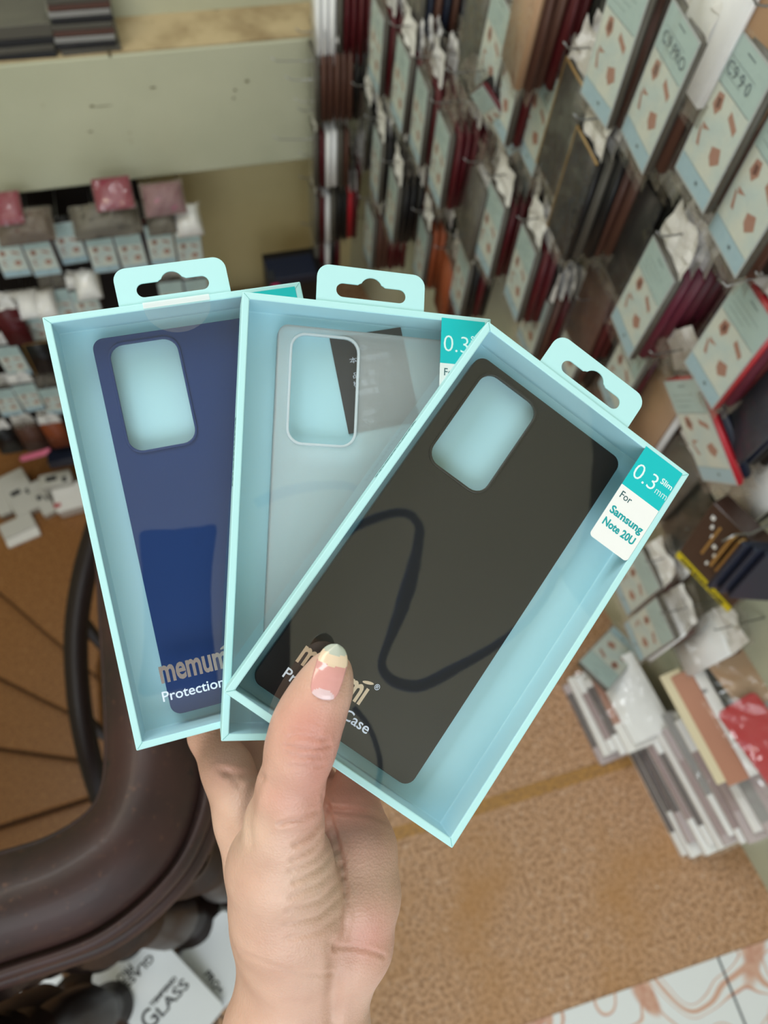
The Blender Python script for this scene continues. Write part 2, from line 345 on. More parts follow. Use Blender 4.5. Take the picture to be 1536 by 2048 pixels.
# descending inner rail seen lower down
lr = [(235, 940, .25), (200, 1040, .2), (168, 1150, .12), (152, 1270, .05), (158, 1400, -.02), (178, 1510, -.1), (205, 1600, -.2), (240, 1690, -.3)]
pts = resample([at_z(a_, b__, c_) for a_, b__, c_ in lr], 26)
for px_, py_ in ((40, 2095), (-70, 2095)):
    c = at_z(px_, py_, .55); child(MB().lathe([(r * 1.22, z) for r, z in bpr], (c.x, c.y, 0), 28).build('baluster', m_wooddark, smooth=True), rail)
low = thing('lower_stair_railing', 'dark wooden handrail curving down over the lower steps left of the blue case box', 'handrail', Matrix.Translation((pts[12].x, pts[12].y, -.62)))
bpy.context.view_layer.update()
child(MB().tube(pts, .024, 12).build('handrail', m_wooddark, smooth=True), low)
for i in (3, 9, 15, 21):
    p = pts[i]; hh = p.z + 1.14
    child(MB().lathe([(.018, 0), (.018, hh * .2), (.011, hh * .3), (.02, hh * .5), (.011, hh * .8), (.015, hh)], (p.x, p.y, -1.15), 12).build('baluster', m_wooddark, smooth=True), low)

# stains and small marks on the beam are part of its paint
for px_, py_, w_, h_ in ((306, 175, .008, .0022), (184, 212, .006, .003), (205, 212, .022, .001), (181, 263, .006, .0022), (494, 162, .005, .004), (470, 180, .004, .003), (467, 196, .003, .003), (219, 108, .004, .008)):
    c = at_y(px_, py_, BY)
    sm = MB(); n = 10
    sm.quad([(c.x + w_ * math.cos(6.283 * k / n) * random.uniform(.8, 1.2), BY - .0006, c.z + h_ * math.sin(6.283 * k / n)) for k in range(n)])
    o = sm.build('paint_chip', mat('stain', srgb(104, 92, 66), .9)); tag(o, 'small brown stain on the pale green beam face, %s' % {306: 'long one in the middle', 184: 'dark dot left of the faint scratch', 205: 'faint thin scratch', 181: 'low oval one', 494: 'round one at the right', 470: 'small one left of the round stain', 467: 'lowest of the three at the right', 219: 'drip at the top edge'}[px_], 'stain', 'stains on the beam')

# ---------------------------------------------------------------- hanging phone-case packs
def me_case(w=.077, h=.155, t=.0125):
    b = MB(); b.box(-w / 2, w / 2, -t / 2, t / 2, -h / 2, h / 2); me = b.mesh('case')
    bm = bmesh.new(); bm.from_mesh(me); bmesh.ops.bevel(bm, geom=list(bm.edges), offset=.003, segments=2, affect='EDGES'); bm.to_mesh(me); bm.free()
    me.polygons.foreach_set('use_smooth', [True] * len(me.polygons)); return me
CASE = {}
def case_mesh(c):
    if c not in CASE: m = me_case(); m.materials.append(CC[c][1]); CASE[c] = m
    return CASE[c]
def me_card():
    b = MB(); w = .0365; y = -.0070
    b.box(-w - .001, w + .001, y, y + .0006, -.0755, .0755, 3)
    def r(x0, x1, z0, z1, mi, yy=y - .0002): b.quad([(x0, yy, z0), (x1, yy, z0), (x1, yy, z1), (x0, yy, z1)], mi)
    r(-w + .001, w - .001, .028, .0735, 0); r(-w + .001, w - .001, -.052, .028, 1); r(-w + .001, w - .001, -.073, -.052, 2)
    yy = y - .0004
    r(-.033, .033, .0275, .0283, 6, yy); r(-.033, .033, -.0525, -.052, 6, yy); r(-.008, .008, .066, .0675, 6, yy)
    for k in range(3): r(-.028, .02 - k * .008, .054 - k * .008, .0545 - k * .008, 6, yy)
    # four little folding-wallet pictures
    b.quad([(-.022, yy, .022), (-.012, yy, .024), (-.008, yy, .012), (-.014, yy, .002), (-.024, yy, .008)], 4)
    b.quad([(-.020, yy - .0001, .018), (-.013, yy - .0001, .019), (-.012, yy - .0001, .010), (-.018, yy - .0001, .008)], 5)
    b.quad([(.008, yy, .020), (.026, yy, .012), (.025, yy, .004), (.007, yy, .012)], 4)
    b.quad([(-.026, yy, -.012), (-.010, yy, -.012), (-.022, yy, -.018)], 4); b.quad([(-.028, yy, -.016), (-.024, yy, -.018), (-.016, yy, -.034), (-.022, yy, -.034)], 4)
    b.quad([(.004, yy, -.020), (.018, yy, -.014), (.025, yy, -.026), (.014, yy, -.036), (.006, yy, -.030)], 4)
    b.quad([(.009, yy, -.064), (.004, yy, -.064), (.004, yy, -.060), (.009, yy, -.060)], 6)
    return b.mesh('insert_card')
CARD = me_card()
for m_ in (m_c_teal, m_c_cream, m_c_blue, m_c_white, m_c_br, m_c_dk, m_c_ln): CARD.materials.append(m_)
def me_sheet(x0, x1, z0, z1, nx, nz, amp, seed, y=0.0, taper=0):
    rnd = random.Random(seed); b = MB(); v = []; f = []
    for i in range(nx + 1):
        for j in range(nz + 1):
            t = j / nz; x = (x0 + (x1 - x0) * i / nx) * (1 - taper * t); z_ = z0 + (z1 - z0) * t
            v.append((x + rnd.uniform(-1, 1) * amp * .2, y + rnd.uniform(-1, 1) * amp, z_ + rnd.uniform(-1, 1) * amp * .6))
    for i in range(nx):
        for j in range(nz): k = i * (nz + 1) + j; f.append((k, k + nz + 1, k + nz + 2, k + 1))
    b.add(v, f); return b.mesh('sheet')
HEAD = []; TAIL = []; WRAP = []
for s in range(5):
    h = me_sheet(-.040, .040, .078, .134, 6, 5, .0030, s, taper=.2); h.name = 'bag_header'; h.materials.append([m_header, m_bagw, m_header][s % 3]); HEAD.append(h)
    h = me_sheet(-.043, .043, -.096, -.070, 6, 2, .003, s + 30); h.name = 'bag_bottom'; h.materials.append(m_bagw); TAIL.append(h)
    h = me_sheet(-.044, .044, -.094, .084, 3, 5, .0006, s + 60, y=-.0092); h.name = 'bag_film'; h.materials.append(m_bag); WRAP.append(h)
GOLD = MB().box(-.039, .039, -.0072, -.0050, .0765, .079).box(-.039, -.037, -.0072, -.0050, -.078, .078).mesh('gold_edge'); GOLD.materials.append(m_gold)
HOOK = MB().tube([(0, .02, .12), (0, -.012, .12), (0, -.020, .1215), (0, -.027, .129)], .0013, 6)
NP = [0]
LAB = {}
def add_part(me, name, root, T=None):
    o = bpy.data.objects.new(name, me); COL.objects.link(o); o.parent = root
    if T is not None: o.matrix_local = T
    return o
def pack(M4, color, front, label, group, header=True, rnd=random, film=True):
    NP[0] += 1
    root = bpy.data.objects.new('wallet_case_pack', None); COL.objects.link(root); root.matrix_world = M4; root.empty_display_size = .01
    tag(root, label, 'phone case pack', group)
    add_part(case_mesh(color), 'case', root)
    if front == 'card': add_part(CARD, 'insert_card', root)
    if front == 'gold': add_part(GOLD, 'gold_edge', root)
    if header: add_part(rnd.choice(HEAD), 'bag_header', root)
    if film: add_part(rnd.choice(TAIL), 'bag_bottom', root)
    if front and film: add_part(rnd.choice(WRAP), 'bag_film', root)
    return root
def bundle(px, py, dist, front, cols, desc, yaw=0, roll=0, pitch=0, hook=True, wall='R', step=.0155, scale=1, note=None, header=True, film=True):
    c = at_wall(px, py, dist) if wall == 'R' else at_y(px, py, dist)
    xl, yl = (Vector((0, -1, 0)), Vector((1, 0, 0))) if wall == 'R' else (Vector((1, 0, 0)), Vector((0, 1, 0)))
    rnd = random.Random(int(px * 7 + py * 13))
    base = frame(c, xl, yl, Vector((0, 0, 1))) @ Matrix.Rotation(math.radians(yaw), 4, 'Z') @ Matrix.Rotation(math.radians(roll), 4, 'Y') @ Matrix.Rotation(math.radians(pitch), 4, 'X') @ Matrix.Scale(scale, 4)
    for i, cc in enumerate(cols):
        fan = rnd.uniform(-2.5, 2.5)
        T = base @ Matrix.Translation((rnd.uniform(-.003, .003) * (i > 0), i * step, rnd.uniform(-.004, .004) * (i > 0))) @ Matrix.Rotation(math.radians(fan * (i > 0)), 4, 'Y')
        nm = CC[cc][0]
        if i == 0:
            what = {'card': 'wallet pack with picture card,', 'gold': nm + ' pack with gold edge,', None: nm + ' case pack,', 'plain': nm + ' plain case pack,'}[front]
            pk = pack(T, cc, front, 'front %s %s' % (what, desc), None, rnd=rnd, header=header, film=film)
            if note: text_obj(note, 'handwriting', m_c_ln, pk, (0, 0, 0), .017, M4=Matrix(((1, 0, 0, -.028), (0, 0, 1, -.0078), (0, 1, 0, .040), (0, 0, 0, 1))), extr=.0)
        else:
            n_same = cols[1:].count(cc)
            lab = ('%s pack behind the front one, %s' if n_same > 1 else 'single %s pack behind the front one, %s') % (nm, desc)
            pack(T, cc, None, lab, ('%s packs %s' % (nm, desc)) if n_same > 1 else None, rnd=rnd, header=header, film=film)
    if hook:
        hb = MB(); b0 = base @ Matrix.Translation((0, 0, 0)); a_ = b0 @ Vector((0, 0, .113)); n_ = yl
        if wall == 'R': back = a_ + n_ * (dist + .0)
        else: back = a_ + n_ * max(.002, (BY + .16 - a_.y))
        hb.tube([back, a_ - n_ * .02, a_ - n_ * .030 + Vector((0, 0, .002)), a_ - n_ * .038 + Vector((0, 0, .010))], .0013, 6)
        o = hb.build('display_hook', m_steel, smooth=True); tag(o, 'steel hook, %s' % desc, 'hook', 'hooks on the walls')

RW = [
 (632, 40, .20, 'plain', 'wwwgrrrr', 'topmost hook beside the beam', {}),
 (628, 165, .21, 'plain', 'gbbbbbkkkk', 'on the second hook down beside the beam', {}),
 (628, 305, .21, 'plain', 'grwwgb', 'on the third hook down beside the beam', {}),
 (628, 425, .21, 'plain', 'grwgkkxr', 'on the fourth hook down beside the beam', {}),
 (630, 510, .20, 'plain', 'grwkr', 'lowest hook beside the beam', {}),
 (758, 96, .17, 'card', 'grrrr', 'right of the topmost dark red bundle', {}),
 (806, 172, .17, 'card', 'grrr', 'narrow, below left of the white bag tops', {}),
 (843, 236, .17, 'card', 'grrrrk', 'directly under the large white bag tops', {}),
 (830, 18, .15, 'plain', 'gnbnbn', 'mixed navy and brown, top edge', {}),
 (731, 262, .15, 'plain', 'okk', 'grey olive, without card, above the middle tab', {}),
 (757, 330, .16, 'card', 'gkoko', 'below the grey olive case', {}),
 (884, 322, .17, 'card', 'grrrrrrrr', 'thickest dark red bundle, mid wall', {}),
 (788, 410, .16, 'card', 'gkkkrrr', 'upper right of the middle tab', {}),
 (742, 472, .15, 'card', 'gbbrrr', 'just above the middle tab', {}),
 (948, 78, .16, 'plain', 'okkk', 'olive, without card, top edge', {}),
 (992, 100, .17, 'card', 'gkk', 'upper neighbour of the card marked S9', {}),
 (1022, 166, .17, 'card', 'grrnrrk', 'with card marked S9', dict(note='S9')),
 (1050, 32, .20, 'plain', 'tbbrrknk', 'tan, top edge, above a hook', {}),
 (1082, 232, .15, 'card', 'grr', 'dim, left of the gold edged cases', {}),
 (998, 240, .17, 'card', 'rk', 'tipped up nearly flat, mid wall', dict(roll=-48, pitch=30, scale=.72)),
 (945, 430, .15, 'plain', 'gwbbk', 'pale, right of the thickest red bundle', {}),
 (985, 462, .15, 'card', 'grrrk', 'low, beside the brown striped bundle', {}),
 (846, 505, .13, 'card', 'guukk', 'above the rust coloured pack', {}),
 (888, 575, .12, None, 'urrk', 'rust coloured, right of the middle tab', {}),
 (925, 560, .13, 'card', 'gkrk', 'between middle tab and black box', {}),
 (1045, 548, .15, 'card', 'grrk', 'above the black box corner', {}),
 (1070, 640, .11, 'card', 'gbrr', 'touching the black box tab', {}),
 (1236, 92, .19, 'card', 'gbbbbbk', 'left neighbour of the C9 PRO card', {}),
 (1325, 182, .19, 'card', 'gbbkbbkk', 'with card marked C9 PRO', dict(note='C9 PRO')),
 (1452, 250, .19, 'card', 'gbbkk', 'right neighbour of the C9 PRO card', dict(note='C9 9 0')),
 (1525, 385, .19, 'card', 'gbkk', 'cut by the right photo edge', {}),
 (1440, 20, .19, 'plain', 'wrrk', 'white, top edge toward the right', {}),
 (1128, 262, .17, 'gold', 'okkk', 'upper of the gold edged cases', {}),
 (1148, 395, .19, 'gold', 'kgkbbkxkk', 'lower gold edged case, glossy', {}),
 (1262, 470, .13, 'plain', 'kkgk', 'black, between two steel hooks', {}),
 (1290, 600, .17, 'card', 'gppppprpbb', 'on the thick purple red bundle', {}),
 (1180, 625, .11, 'plain', 'brrk', 'dark, upper right of the black tab', {}),
 (1152, 690, .10, 'card', 'gbk', 'behind the black box tab', {}),
 (1250, 745, .10, 'card', 'grk', 'seen through the black box tab', {}),
 (1462, 690, .16, 'card', 'xprb', 'framed in bright red', {}),
 (1500, 830, .12, 'plain', 'nnkk', 'navy, under the red framed card', {}),
 (1408, 860, .14, 'card', 'xn', 'tipped sideways with bright red case', dict(roll=-55, pitch=18)),
 (1310, 820, .09, 'plain', 'twbk', 'sparkly tan, right of the black box', {}),
 (1340, 960, .08, 'plain', 'ggbk', 'grey, above the label corner', {}),
 (1372, 1020, .07, 'plain', 'ogbb', 'edge on, below the printed label', {}),
 (1275, 1165, .10, 'card', 'gbb', 'pale, below the printed label', {}),
 (1302, 1260, .11, 'card', 'gwb', 'pale, just above the floor pile', {}),
 (1190, 800, .05, 'plain', 'bkr', 'dark, low behind the black tab', {}),
 (905, 190, .09, 'card', 'wk', 'set back, left of the tipped card', {}),
 (960, 320, .09, 'plain', 'gk', 'set back, below the tipped card', {}),
 (1040, 390, .10, 'card', 'br', 'set back, left of the glossy gold case', {}),
 (1110, 500, .08, 'plain', 'gk', 'set back, under the glossy gold case', {}),
 (700, 350, .10, 'plain', 'gr', 'set back, left of the grey olive case', {}),
 (838, 400, .09, 'plain', 'wr', 'set back, left of the thickest bundle', {}),
 (1390, 430, .09, 'plain', 'bk', 'set back, under the C9 PRO card', {}),
 (1400, 560, .09, 'card', 'gr', 'set back, right of the purple bundle', {}),
 (1375, 720, .07, 'plain', 'gb', 'set back, left of the red framed card', {}),
 (1440, 940, .06, 'card', 'gb', 'set back, above the brown boxed case', {}),
 (1525, 960, .07, 'plain', 'wk', 'white, above the brown boxed case', {}),
 (1350, 1110, .05, 'plain', 'gb', 'set back, left of the brown boxed case', {}),
 (1230, 1010, .05, 'plain', 'gr', 'set back, touching the front box edge', {}),
 (1400, 1290, .06, 'plain', 'wb', 'white, under the brown boxed case', {}),
]
for px_, py_, dist, front, cols, desc, kw in RW:
    bundle(px_, py_, dist, front, cols, desc, **{**dict(roll=random.uniform(-3, 3), yaw=random.uniform(-5, 2)), **kw})
# the two plain packs at the top right corner
LW = [
 (20, 510, 1.66, 'card', 'bk', 'back wall top row, leftmost', {}),
 (81, 508, 1.66, 'card', 'rb', 'back wall top row, second', {}),
 (137, 484, 1.69, 'card', 'kk', 'back wall top row, third', {}),
 (204, 502, 1.66, 'card', 'kk', 'back wall top row, fourth', {}),
 (262, 500, 1.66, 'card', 'rb', 'back wall top row, fifth', {}),
 (321, 487, 1.66, 'card', 'kr', 'back wall top row, sixth', {}),
 (378, 495, 1.67, 'card', 'bk', 'back wall top row, rightmost', {}),
 (123, 612, 1.68, 'card', 'kk', 'dim, above the blue box corner', {}),
 (176, 612, 1.66, 'card', 'kb', 'left of the blue box tab', {}),
 (345, 595, 1.66, 'card', 'kk', 'in the blue box tab hole', {}),
 (395, 590, 1.67, 'card', 'kk', 'at the blue box tab hole end', {}),
 (70, 655, 1.65, 'card', 'bk', 'beside the dark red case', {}),
 (26, 655, 1.61, 'plain', 'rr', 'dark red, left photo edge', {}),
 (26, 720, 1.67, 'card', 'kk', 'under the dark red case', {}),
 (84, 715, 1.64, 'gold', 'kt', 'black, left of the blue box', {}),
 (14, 803, 1.67, 'card', 'kk', 'back wall third row, leftmost', {}),
 (60, 793, 1.66, 'card', 'kk', 'back wall third row, middle', {}),
 (106, 800, 1.66, 'card', 'kk', 'back wall third row, rightmost', {}),
 (12, 882, 1.66, 'plain', 'kb', 'dark, back wall fourth row', {}),
 (64, 877, 1.65, 'plain', 'bb', 'brown, back wall fourth row', {}),
 (114, 870, 1.65, 'plain', 'ub', 'rust, back wall fourth row', {}),
]
for px_, py_, dist, front, cols, desc, kw in LW:
    bundle(px_, py_, dist, front, cols, desc, wall='B', **{**dict(roll=random.uniform(-2, 2), scale=.9, header=(py_ > 560), film=False), **kw})
c0 = at_y(-60, 400, BY + .13); c1 = at_y(408, 900, BY + .13)  # dark panel added to give deep shade in the gaps between packs
tag(MB().box(c0.x - .3, c1.x + .0, BY + .12, BY + .14, c1.z - .1, BB - .002).build('dark_gap_panel', mat('gap_shade_dark', srgb(30, 24, 22), .7, .2), bevel=.002), 'dark panel added behind the back wall packs to shade the gaps between them', 'board')
# bulky packs lying across the top row, pink and brown
def pouch(M4, w, d, h, m, name, label, cat, group=None, film=True, seed=0, gloss=True):
    root = thing(name, label, cat, M4, group)
    rnd = random.Random(seed); me = bpy.data.meshes.new(name); bm = bmesh.new(); bmesh.ops.create_grid(bm, x_segments=10, y_segments=8, size=.5)
    for v in bm.verts: v.co.x *= w; v.co.y *= d
    top = [v for v in bm.verts]; r = bmesh.ops.extrude_face_region(bm, geom=list(bm.faces)); up = [e for e in r['geom'] if isinstance(e, bmesh.types.BMVert)]
    for v in up:
        ex = max(0, 1 - (abs(v.co.x) / (w / 2)) ** 4) * max(0, 1 - (abs(v.co.y) / (d / 2)) ** 4)
        v.co.z = h * (.25 + .75 * ex) + rnd.uniform(-1, 1) * h * .06 * ex
    bmesh.ops.recalc_face_normals(bm, faces=list(bm.faces)); bm.to_mesh(me); bm.free(); me.polygons.foreach_set('use_smooth', [True] * len(me.polygons))
    new_obj('content', me, root, m)
    if film:
        f = me_sheet(-w * .53, w * .53, -d * .53, d * .53, 8, 6, h * .07 + .002, seed + 5)
        for v in f.vertices:
            x, y, z_ = v.co; ex = max(0, 1 - (abs(x) / (w * .53)) ** 4) * max(0, 1 - (abs(z_) / (d * .53)) ** 4); v.co = (x, z_, h * (.2 + .85 * ex) + .002 + y)
        new_obj('polybag', f, root, m_bagw if film == 'w' else m_bag)
    return root
for i, (px_, py_, w_, h_, m_, lb) in enumerate([(45, 440, .13, .05, CC['b'][1], 'brown pack resting on the far left of the top row below the beam'),
        (208, 425, .16, .06, CC['g'][1], 'grey pack in crinkled film resting on the middle of the top row below the beam'),
        (325, 388, .10, .035, mat('dusty_pink', srgb(150, 84, 108), .4), 'pink pack in crinkled film under the beam at its right end'),
        (225, 383, .09, .014, mat('dull_red', srgb(130, 36, 60), .4), 'flat red pack wedged under the beam above the grey pack'),
        (15, 412, .06, .014, mat('dull_red', srgb(130, 36, 60), .4), 'flat red pack under the beam at the left edge of the photo'),
        (318, 425, .07, .045, CC['g'][1], 'pale crinkled pack below the pink pack'), (372, 428, .07, .05, m_header, 'white crinkled pack right of the pale one, below the pink pack'),
        (172, 560, .065, .04, m_header, 'white crinkled pack above the dim cards left of the blue box tab'), (45, 602, .08, .03, m_header, 'white crinkled pack above the dark red case'),
        (90, 600, .05, .03, m_header, 'small white crinkled pack right of the one above the dark red case')]):
    c = at_y(px_, py_, 1.645); c.z -= h_ / 2
    pouch(frame(c, Vector((1, .0, 0)), Vector((0, .9, .44)), Vector((0, -.44, .9))), w_, .08, h_ * .9, m_, 'soft_pack', lb, 'plastic pack', 'soft packs under the beam', film='w' if i in (0, 1, 2, 5) else True, seed=i)
# free hooks sticking out near the corner, over the beam
for i, (x0, y0, x1) in enumerate([(540, 118, 612), (570, 156, 614), (588, 200, 614), (545, 275, 612), (596, 306, 614)]):
    a_ = at_y(x1, y0 + 4, BY - .12); b_ = at_y(x0 + 14, y0 + 4, BY - .10); c_ = at_y(x0, y0 - 3, BY - .10)
    a2_ = a_ + Vector((.19, .02, 0))
    tag(MB().tube([a2_, a_, b_, c_], .0012, 6).build('display_hook', m_steel, smooth=True), 'empty steel hook in front of the pale beam, %s' % ['topmost of five', 'second from the top', 'in the middle of five', 'fourth from the top', 'lowest of five'][i], 'hook', 'hooks on the walls')
# piles on the ledge at the top left
def flat_pack(M4, w, d, h, cm, label, group=None, name='boxed_case', cat='phone case pack', edge=None, bag=True, top=None, seed=0):
    root = thing(name, label, cat, M4, group)
    b = MB().box(-w / 2, w / 2, -d / 2, d / 2, 0, h).build('sleeve', cm, root, bevel=.0012)
    if bag:
        me = me_sheet(-w * .53, w * .53, -d * .53, d * .53, 5, 5, .0015, seed)
        for v in me.vertices: v.co = (v.co.x, v.co.z, h + .0015 + v.co.y)
        new_obj('polybag', me, root, m_bag)
    if top: top(root, w, d, h)
    return root
m_steel_grey = mat('silver_grey_box', srgb(140, 138, 136), .3, .5)
TOPZ = BT + .004
for (cx, w_, n, lab, g) in [(48, .145, 4, 'grey brown boxed case in the low pile on the ledge at the top left', 'low pile on the ledge'), (182, .125, 10, 'thin dark boxed case in clear film, in the taller pile on the ledge', 'taller pile on the ledge')]:
    c = at_y(cx, 100, BY + .065); z_ = TOPZ
    for i in range(n):
        h_ = .011 if n > 5 else [.012, .012, .014, .026][i]
        col = ([CC['g'][1], CC['k'][1], m_steel_grey, CC['b'][1]][i % 4] if n > 5 else (CC['g'][1] if i == 3 else [CC['k'][1], CC['g'][1], CC['k'][1]][i % 3]))
        T = Matrix.Translation((c.x + random.uniform(-.004, .004), BY + .064, z_)) @ Matrix.Rotation(random.uniform(-.04, .04), 4, 'Z')
        flat_pack(T, w_, .12, h_, col, (lab if 0 < i < n - 1 else ['lowest ', 'topmost '][i > 0] + lab), g if 0 < i < n - 1 else None, seed=i); z_ += h_ + .0022

# leather case bundle at the right edge, with the yellow band
c = at_wall(1440, 1120, .13)
fb = frame(c, -U, M, Vector((0, 0, 1))) @ Matrix.Rotation(math.radians(-6), 4, 'Y') @ Matrix.Rotation(math.radians(8), 4, 'Z')
r = thing('leather_case_box', 'dark brown boxed leather case with yellow band reading FASHION CASE, hanging at the right edge', 'phone case pack', fb)
MB().box(-.055, .055, 0, .03, -.07, .075).build('box', mat('brown_box', srgb(62, 44, 38), .3, .5, coat=.4), r, bevel=.002)
MB().box(-.055, .055, -.0012, .0, -.070, -.056).build('yellow_band', mat('yellow_print', srgb(206, 186, 30), .4), r)
text_obj('FASHION CASE', 'lettering', m_ink, r, None, .011, width=.086, bold=.0004, M4=Matrix(((1, 0, 0, -.044), (0, 0, 1, -.0016), (0, 1, 0, -.0675), (0, 0, 0, 1))))
MB().box(-.028, -.024, -.001, 0, -.02, .05).box(-.005, .0, -.012, 0, -.01, .065).box(.006, .012, -.012, 0, -.01, .07).build('clasp', m_gold, r, bevel=.001)
for k, (x_, z_, w_) in enumerate([(-.045, .05, .006), (-.038, .035, .004), (-.03, .02, .005), (-.02, .008, .006), (-.012, -.006, .004), (-.014, -.03, .004)]):
    MB().box(x_, x_ + w_, -.0008, 0, z_, z_ + .007).build('print_mark', m_white, r)
for k in range(3):
    T = fb @ Matrix.Translation((.036 + .014 * k, .004 * k, .03 + .004 * k)) @ Matrix.Rotation(math.radians(55), 4, 'Z')
    rr = thing('navy_flip_case', ['nearest', 'middle', 'farthest'][k] + ' navy flip case tucked over the brown box at the right edge', 'phone case', T)
    b = MB().box(-.035, .035, -.004, .004, -.055, .065).build('cover', CC['n'][1], rr, bevel=.002)
a_ = fb @ Vector((.0, -.02, .085)); tag(MB().tube([fb @ Vector((.02, .14, .085)), fb @ Vector((.01, .0, .085)), a_, fb @ Vector((-.004, -.035, .075))], .0016, 8).build('display_hook', m_steel, smooth=True), 'thick steel hook holding the brown boxed leather case at the right edge', 'hook')
# long bare hook at the right edge
p0 = at_wall(1436, 558, .2); p1 = at_wall(1452, 572, .2); p2 = p1 + M * .2
tag(MB().tube([p0, p1, p2], .0015, 8).build('display_hook', m_steel, smooth=True), 'bare steel hook with upturned end above the red framed card', 'hook')
# tan kraft pack in the corner
flatM = frame(at_wall(1520, 55, .19), -U, M, Vector((0, 0, 1)))
r = thing('kraft_pack', 'plain tan card pack cut by the top right corner of the photo', 'phone case pack', flatM)
MB().box(-.05, .05, 0, .012, -.07, .09).build('box', CC['t'][1], r, bevel=.002)

# ---------------------------------------------------------------- piles of boxed cases on the granite step
EDGE = [m_white, m_header, CC['y'][1], m_white, mat('mauve_box', srgb(186, 172, 174), .5, .3), m_header]
def leaf(root, w, d, h):
    b = MB(); n = 10; b.quad([(-w * .36 + .007 * math.cos(k * .628), -d * .25 + .007 * math.sin(k * .628), h + .0006) for k in range(n)]); b.build('round_mark', mat('green_print', srgb(40, 110, 80), .5), root)
def pile(poly, n, h, step, roll, desc, g, seed):
    rnd = random.Random(seed); a_, b_ = Vector(poly[0]), Vector(poly[1]); ax = (b_ - a_).normalized(); L = (b_ - a_).length; side = Vector((-ax.y, ax.x, 0))
    if side.x < 0: side = -side
    wd = poly[2]; z_ = .0005
    for i in range(n):
        hh = h * rnd.uniform(.8, 1.15); th = math.radians(roll * i); jj = rnd.uniform(-.010, .010); ww = wd * rnd.uniform(.93, 1)
        up = Vector((-side.x * math.sin(th), -side.y * math.sin(th), math.cos(th))); sd = side * math.cos(th) + Vector((0, 0, math.sin(th)))
        o_ = (a_ + b_) / 2 + side * (step * i) + ax * jj + Vector((0, 0, z_)); o_ = o_ + sd * (ww / 2)
        xx = sd.cross(up)
        T = frame(o_, xx, sd, up) @ Matrix.Rotation(rnd.uniform(-.03, .03), 4, 'Z')
        last = i == n - 1
        lab = ('topmost boxed case of %s' if last else 'lowest boxed case of %s' if i == 0 else 'pale boxed case amid %s') % desc
        em = EDGE[rnd.randrange(len(EDGE))]; LL = L * rnd.uniform(.9, 1.0)
        top = flat_pack(T, LL, ww, hh * .86, em, lab, None if (last or i == 0) else g, seed=i + seed, top=leaf if rnd.random() < .6 else None, bag=True)
        w2 = LL * rnd.uniform(.55, .8); x0_ = rnd.uniform(-.3, .0) * LL; MB().box(x0_ - w2 * .3, x0_ + w2 * .6, -ww * .502, -ww * .30, hh * .3, hh * .88).build('picture_stripe', rnd.choice([m_c_br, CC['g'][1], mat('stripe_mauve', srgb(166, 146, 146), .5), mat('stripe_grey', srgb(150, 148, 148), .5), mat('stripe_dark', srgb(104, 96, 96), .5), m_header]), top)
        z_ += hh / math.cos(th) + step * math.tan(th) + .0022
    return z_, 0, ax, side
e0 = at_z(1243, 1478, .0); e1 = at_z(1362, 1718, .0)
zt, off, ax, side = pile((e0, e1, .098), 12, .0185, .0055, 1.9, 'the large floor pile', 'large floor pile', 3)
pile((at_z(1122, 1372, 0), at_z(1200, 1532, 0), .085), 6, .0145, .009, 3, 'the small floor pile', 'small floor pile', 11)
# things standing and lying on the large pile: upright boxed cases leaning, a red and a tan case in clear bags
def on_pile(px_, py_, dz, rz, w, d, h, m, name, lab, cat='phone case pack', ry=0, rx=0, bag=True):
    c = at_z(px_, py_, dz); T = Matrix.Translation(c) @ Matrix.Rotation(rz, 4, 'Z') @ Matrix.Rotation(rx, 4, 'X') @ Matrix.Rotation(ry, 4, 'Y')
    return flat_pack(T, w, d, h, m, lab, None, name, cat, bag=bag)
azp = math.atan2(ax.y, ax.x)
EDG2 = [(1395, 1450, CC['y'][1], 'cream', .265), (1418, 1452, mat('copper_box', srgb(176, 122, 98), .4), 'copper coloured', .275), (1440, 1440, m_white, 'white', .285), (1464, 1425, CC['k'][1], 'black', .295)]
for k, (px_, py_, m_, nm, zz) in enumerate(EDG2):
    r = on_pile(px_, py_, zz, azp, .20, .038, .008, m_, 'boxed_case', '%s boxed case leaning on top of the large floor pile' % nm, rx=math.radians(-(28 + 7 * k) if side.cross(ax).z > 0 else (28 + 7 * k)), bag=False)
    if k == 2: text_obj('Fas', 'lettering', m_ink, r, None, .014, M4=Matrix.Translation((-.05, -.01, .0095)) @ Matrix.Rotation(1.57, 4, 'Z'))
for px_, py_, m_, cm, lab, zz in [(1490, 1360, CC['t'][1], m_gold, 'tan phone case in a clear bag on top of the large floor pile', .36), (1530, 1485, CC['x'][1], m_gold, 'bright red phone case in a clear bag on top of the large floor pile', .36)]:
    c = at_z(px_, py_, zz); T = Matrix.Translation(c) @ Matrix.Rotation(azp + .15, 4, 'Z') @ Matrix.Rotation(math.radians(18), 4, 'X')
    r = thing('bagged_phone_case', lab, 'phone case', T)
    new_obj('case', shape_mesh('case', [rrect(-.075, .075, -.037, .037, .010)], .008, .002), r, m_)
    new_obj('camera_ring', shape_mesh('camera_ring', [rrect(.045, .066, -.010, .010, .004)], .0020), r, mat('pale_grey', srgb(150, 150, 152), .4)).location = (0, 0, .0046)
    f = me_sheet(-.10, .095, -.05, .05, 10, 6, .004, px_)
    for v in f.vertices: v.co = (v.co.x, v.co.z, .009 + v.co.y)
    new_obj('polybag', f, r, m_bagw if False else m_bag)
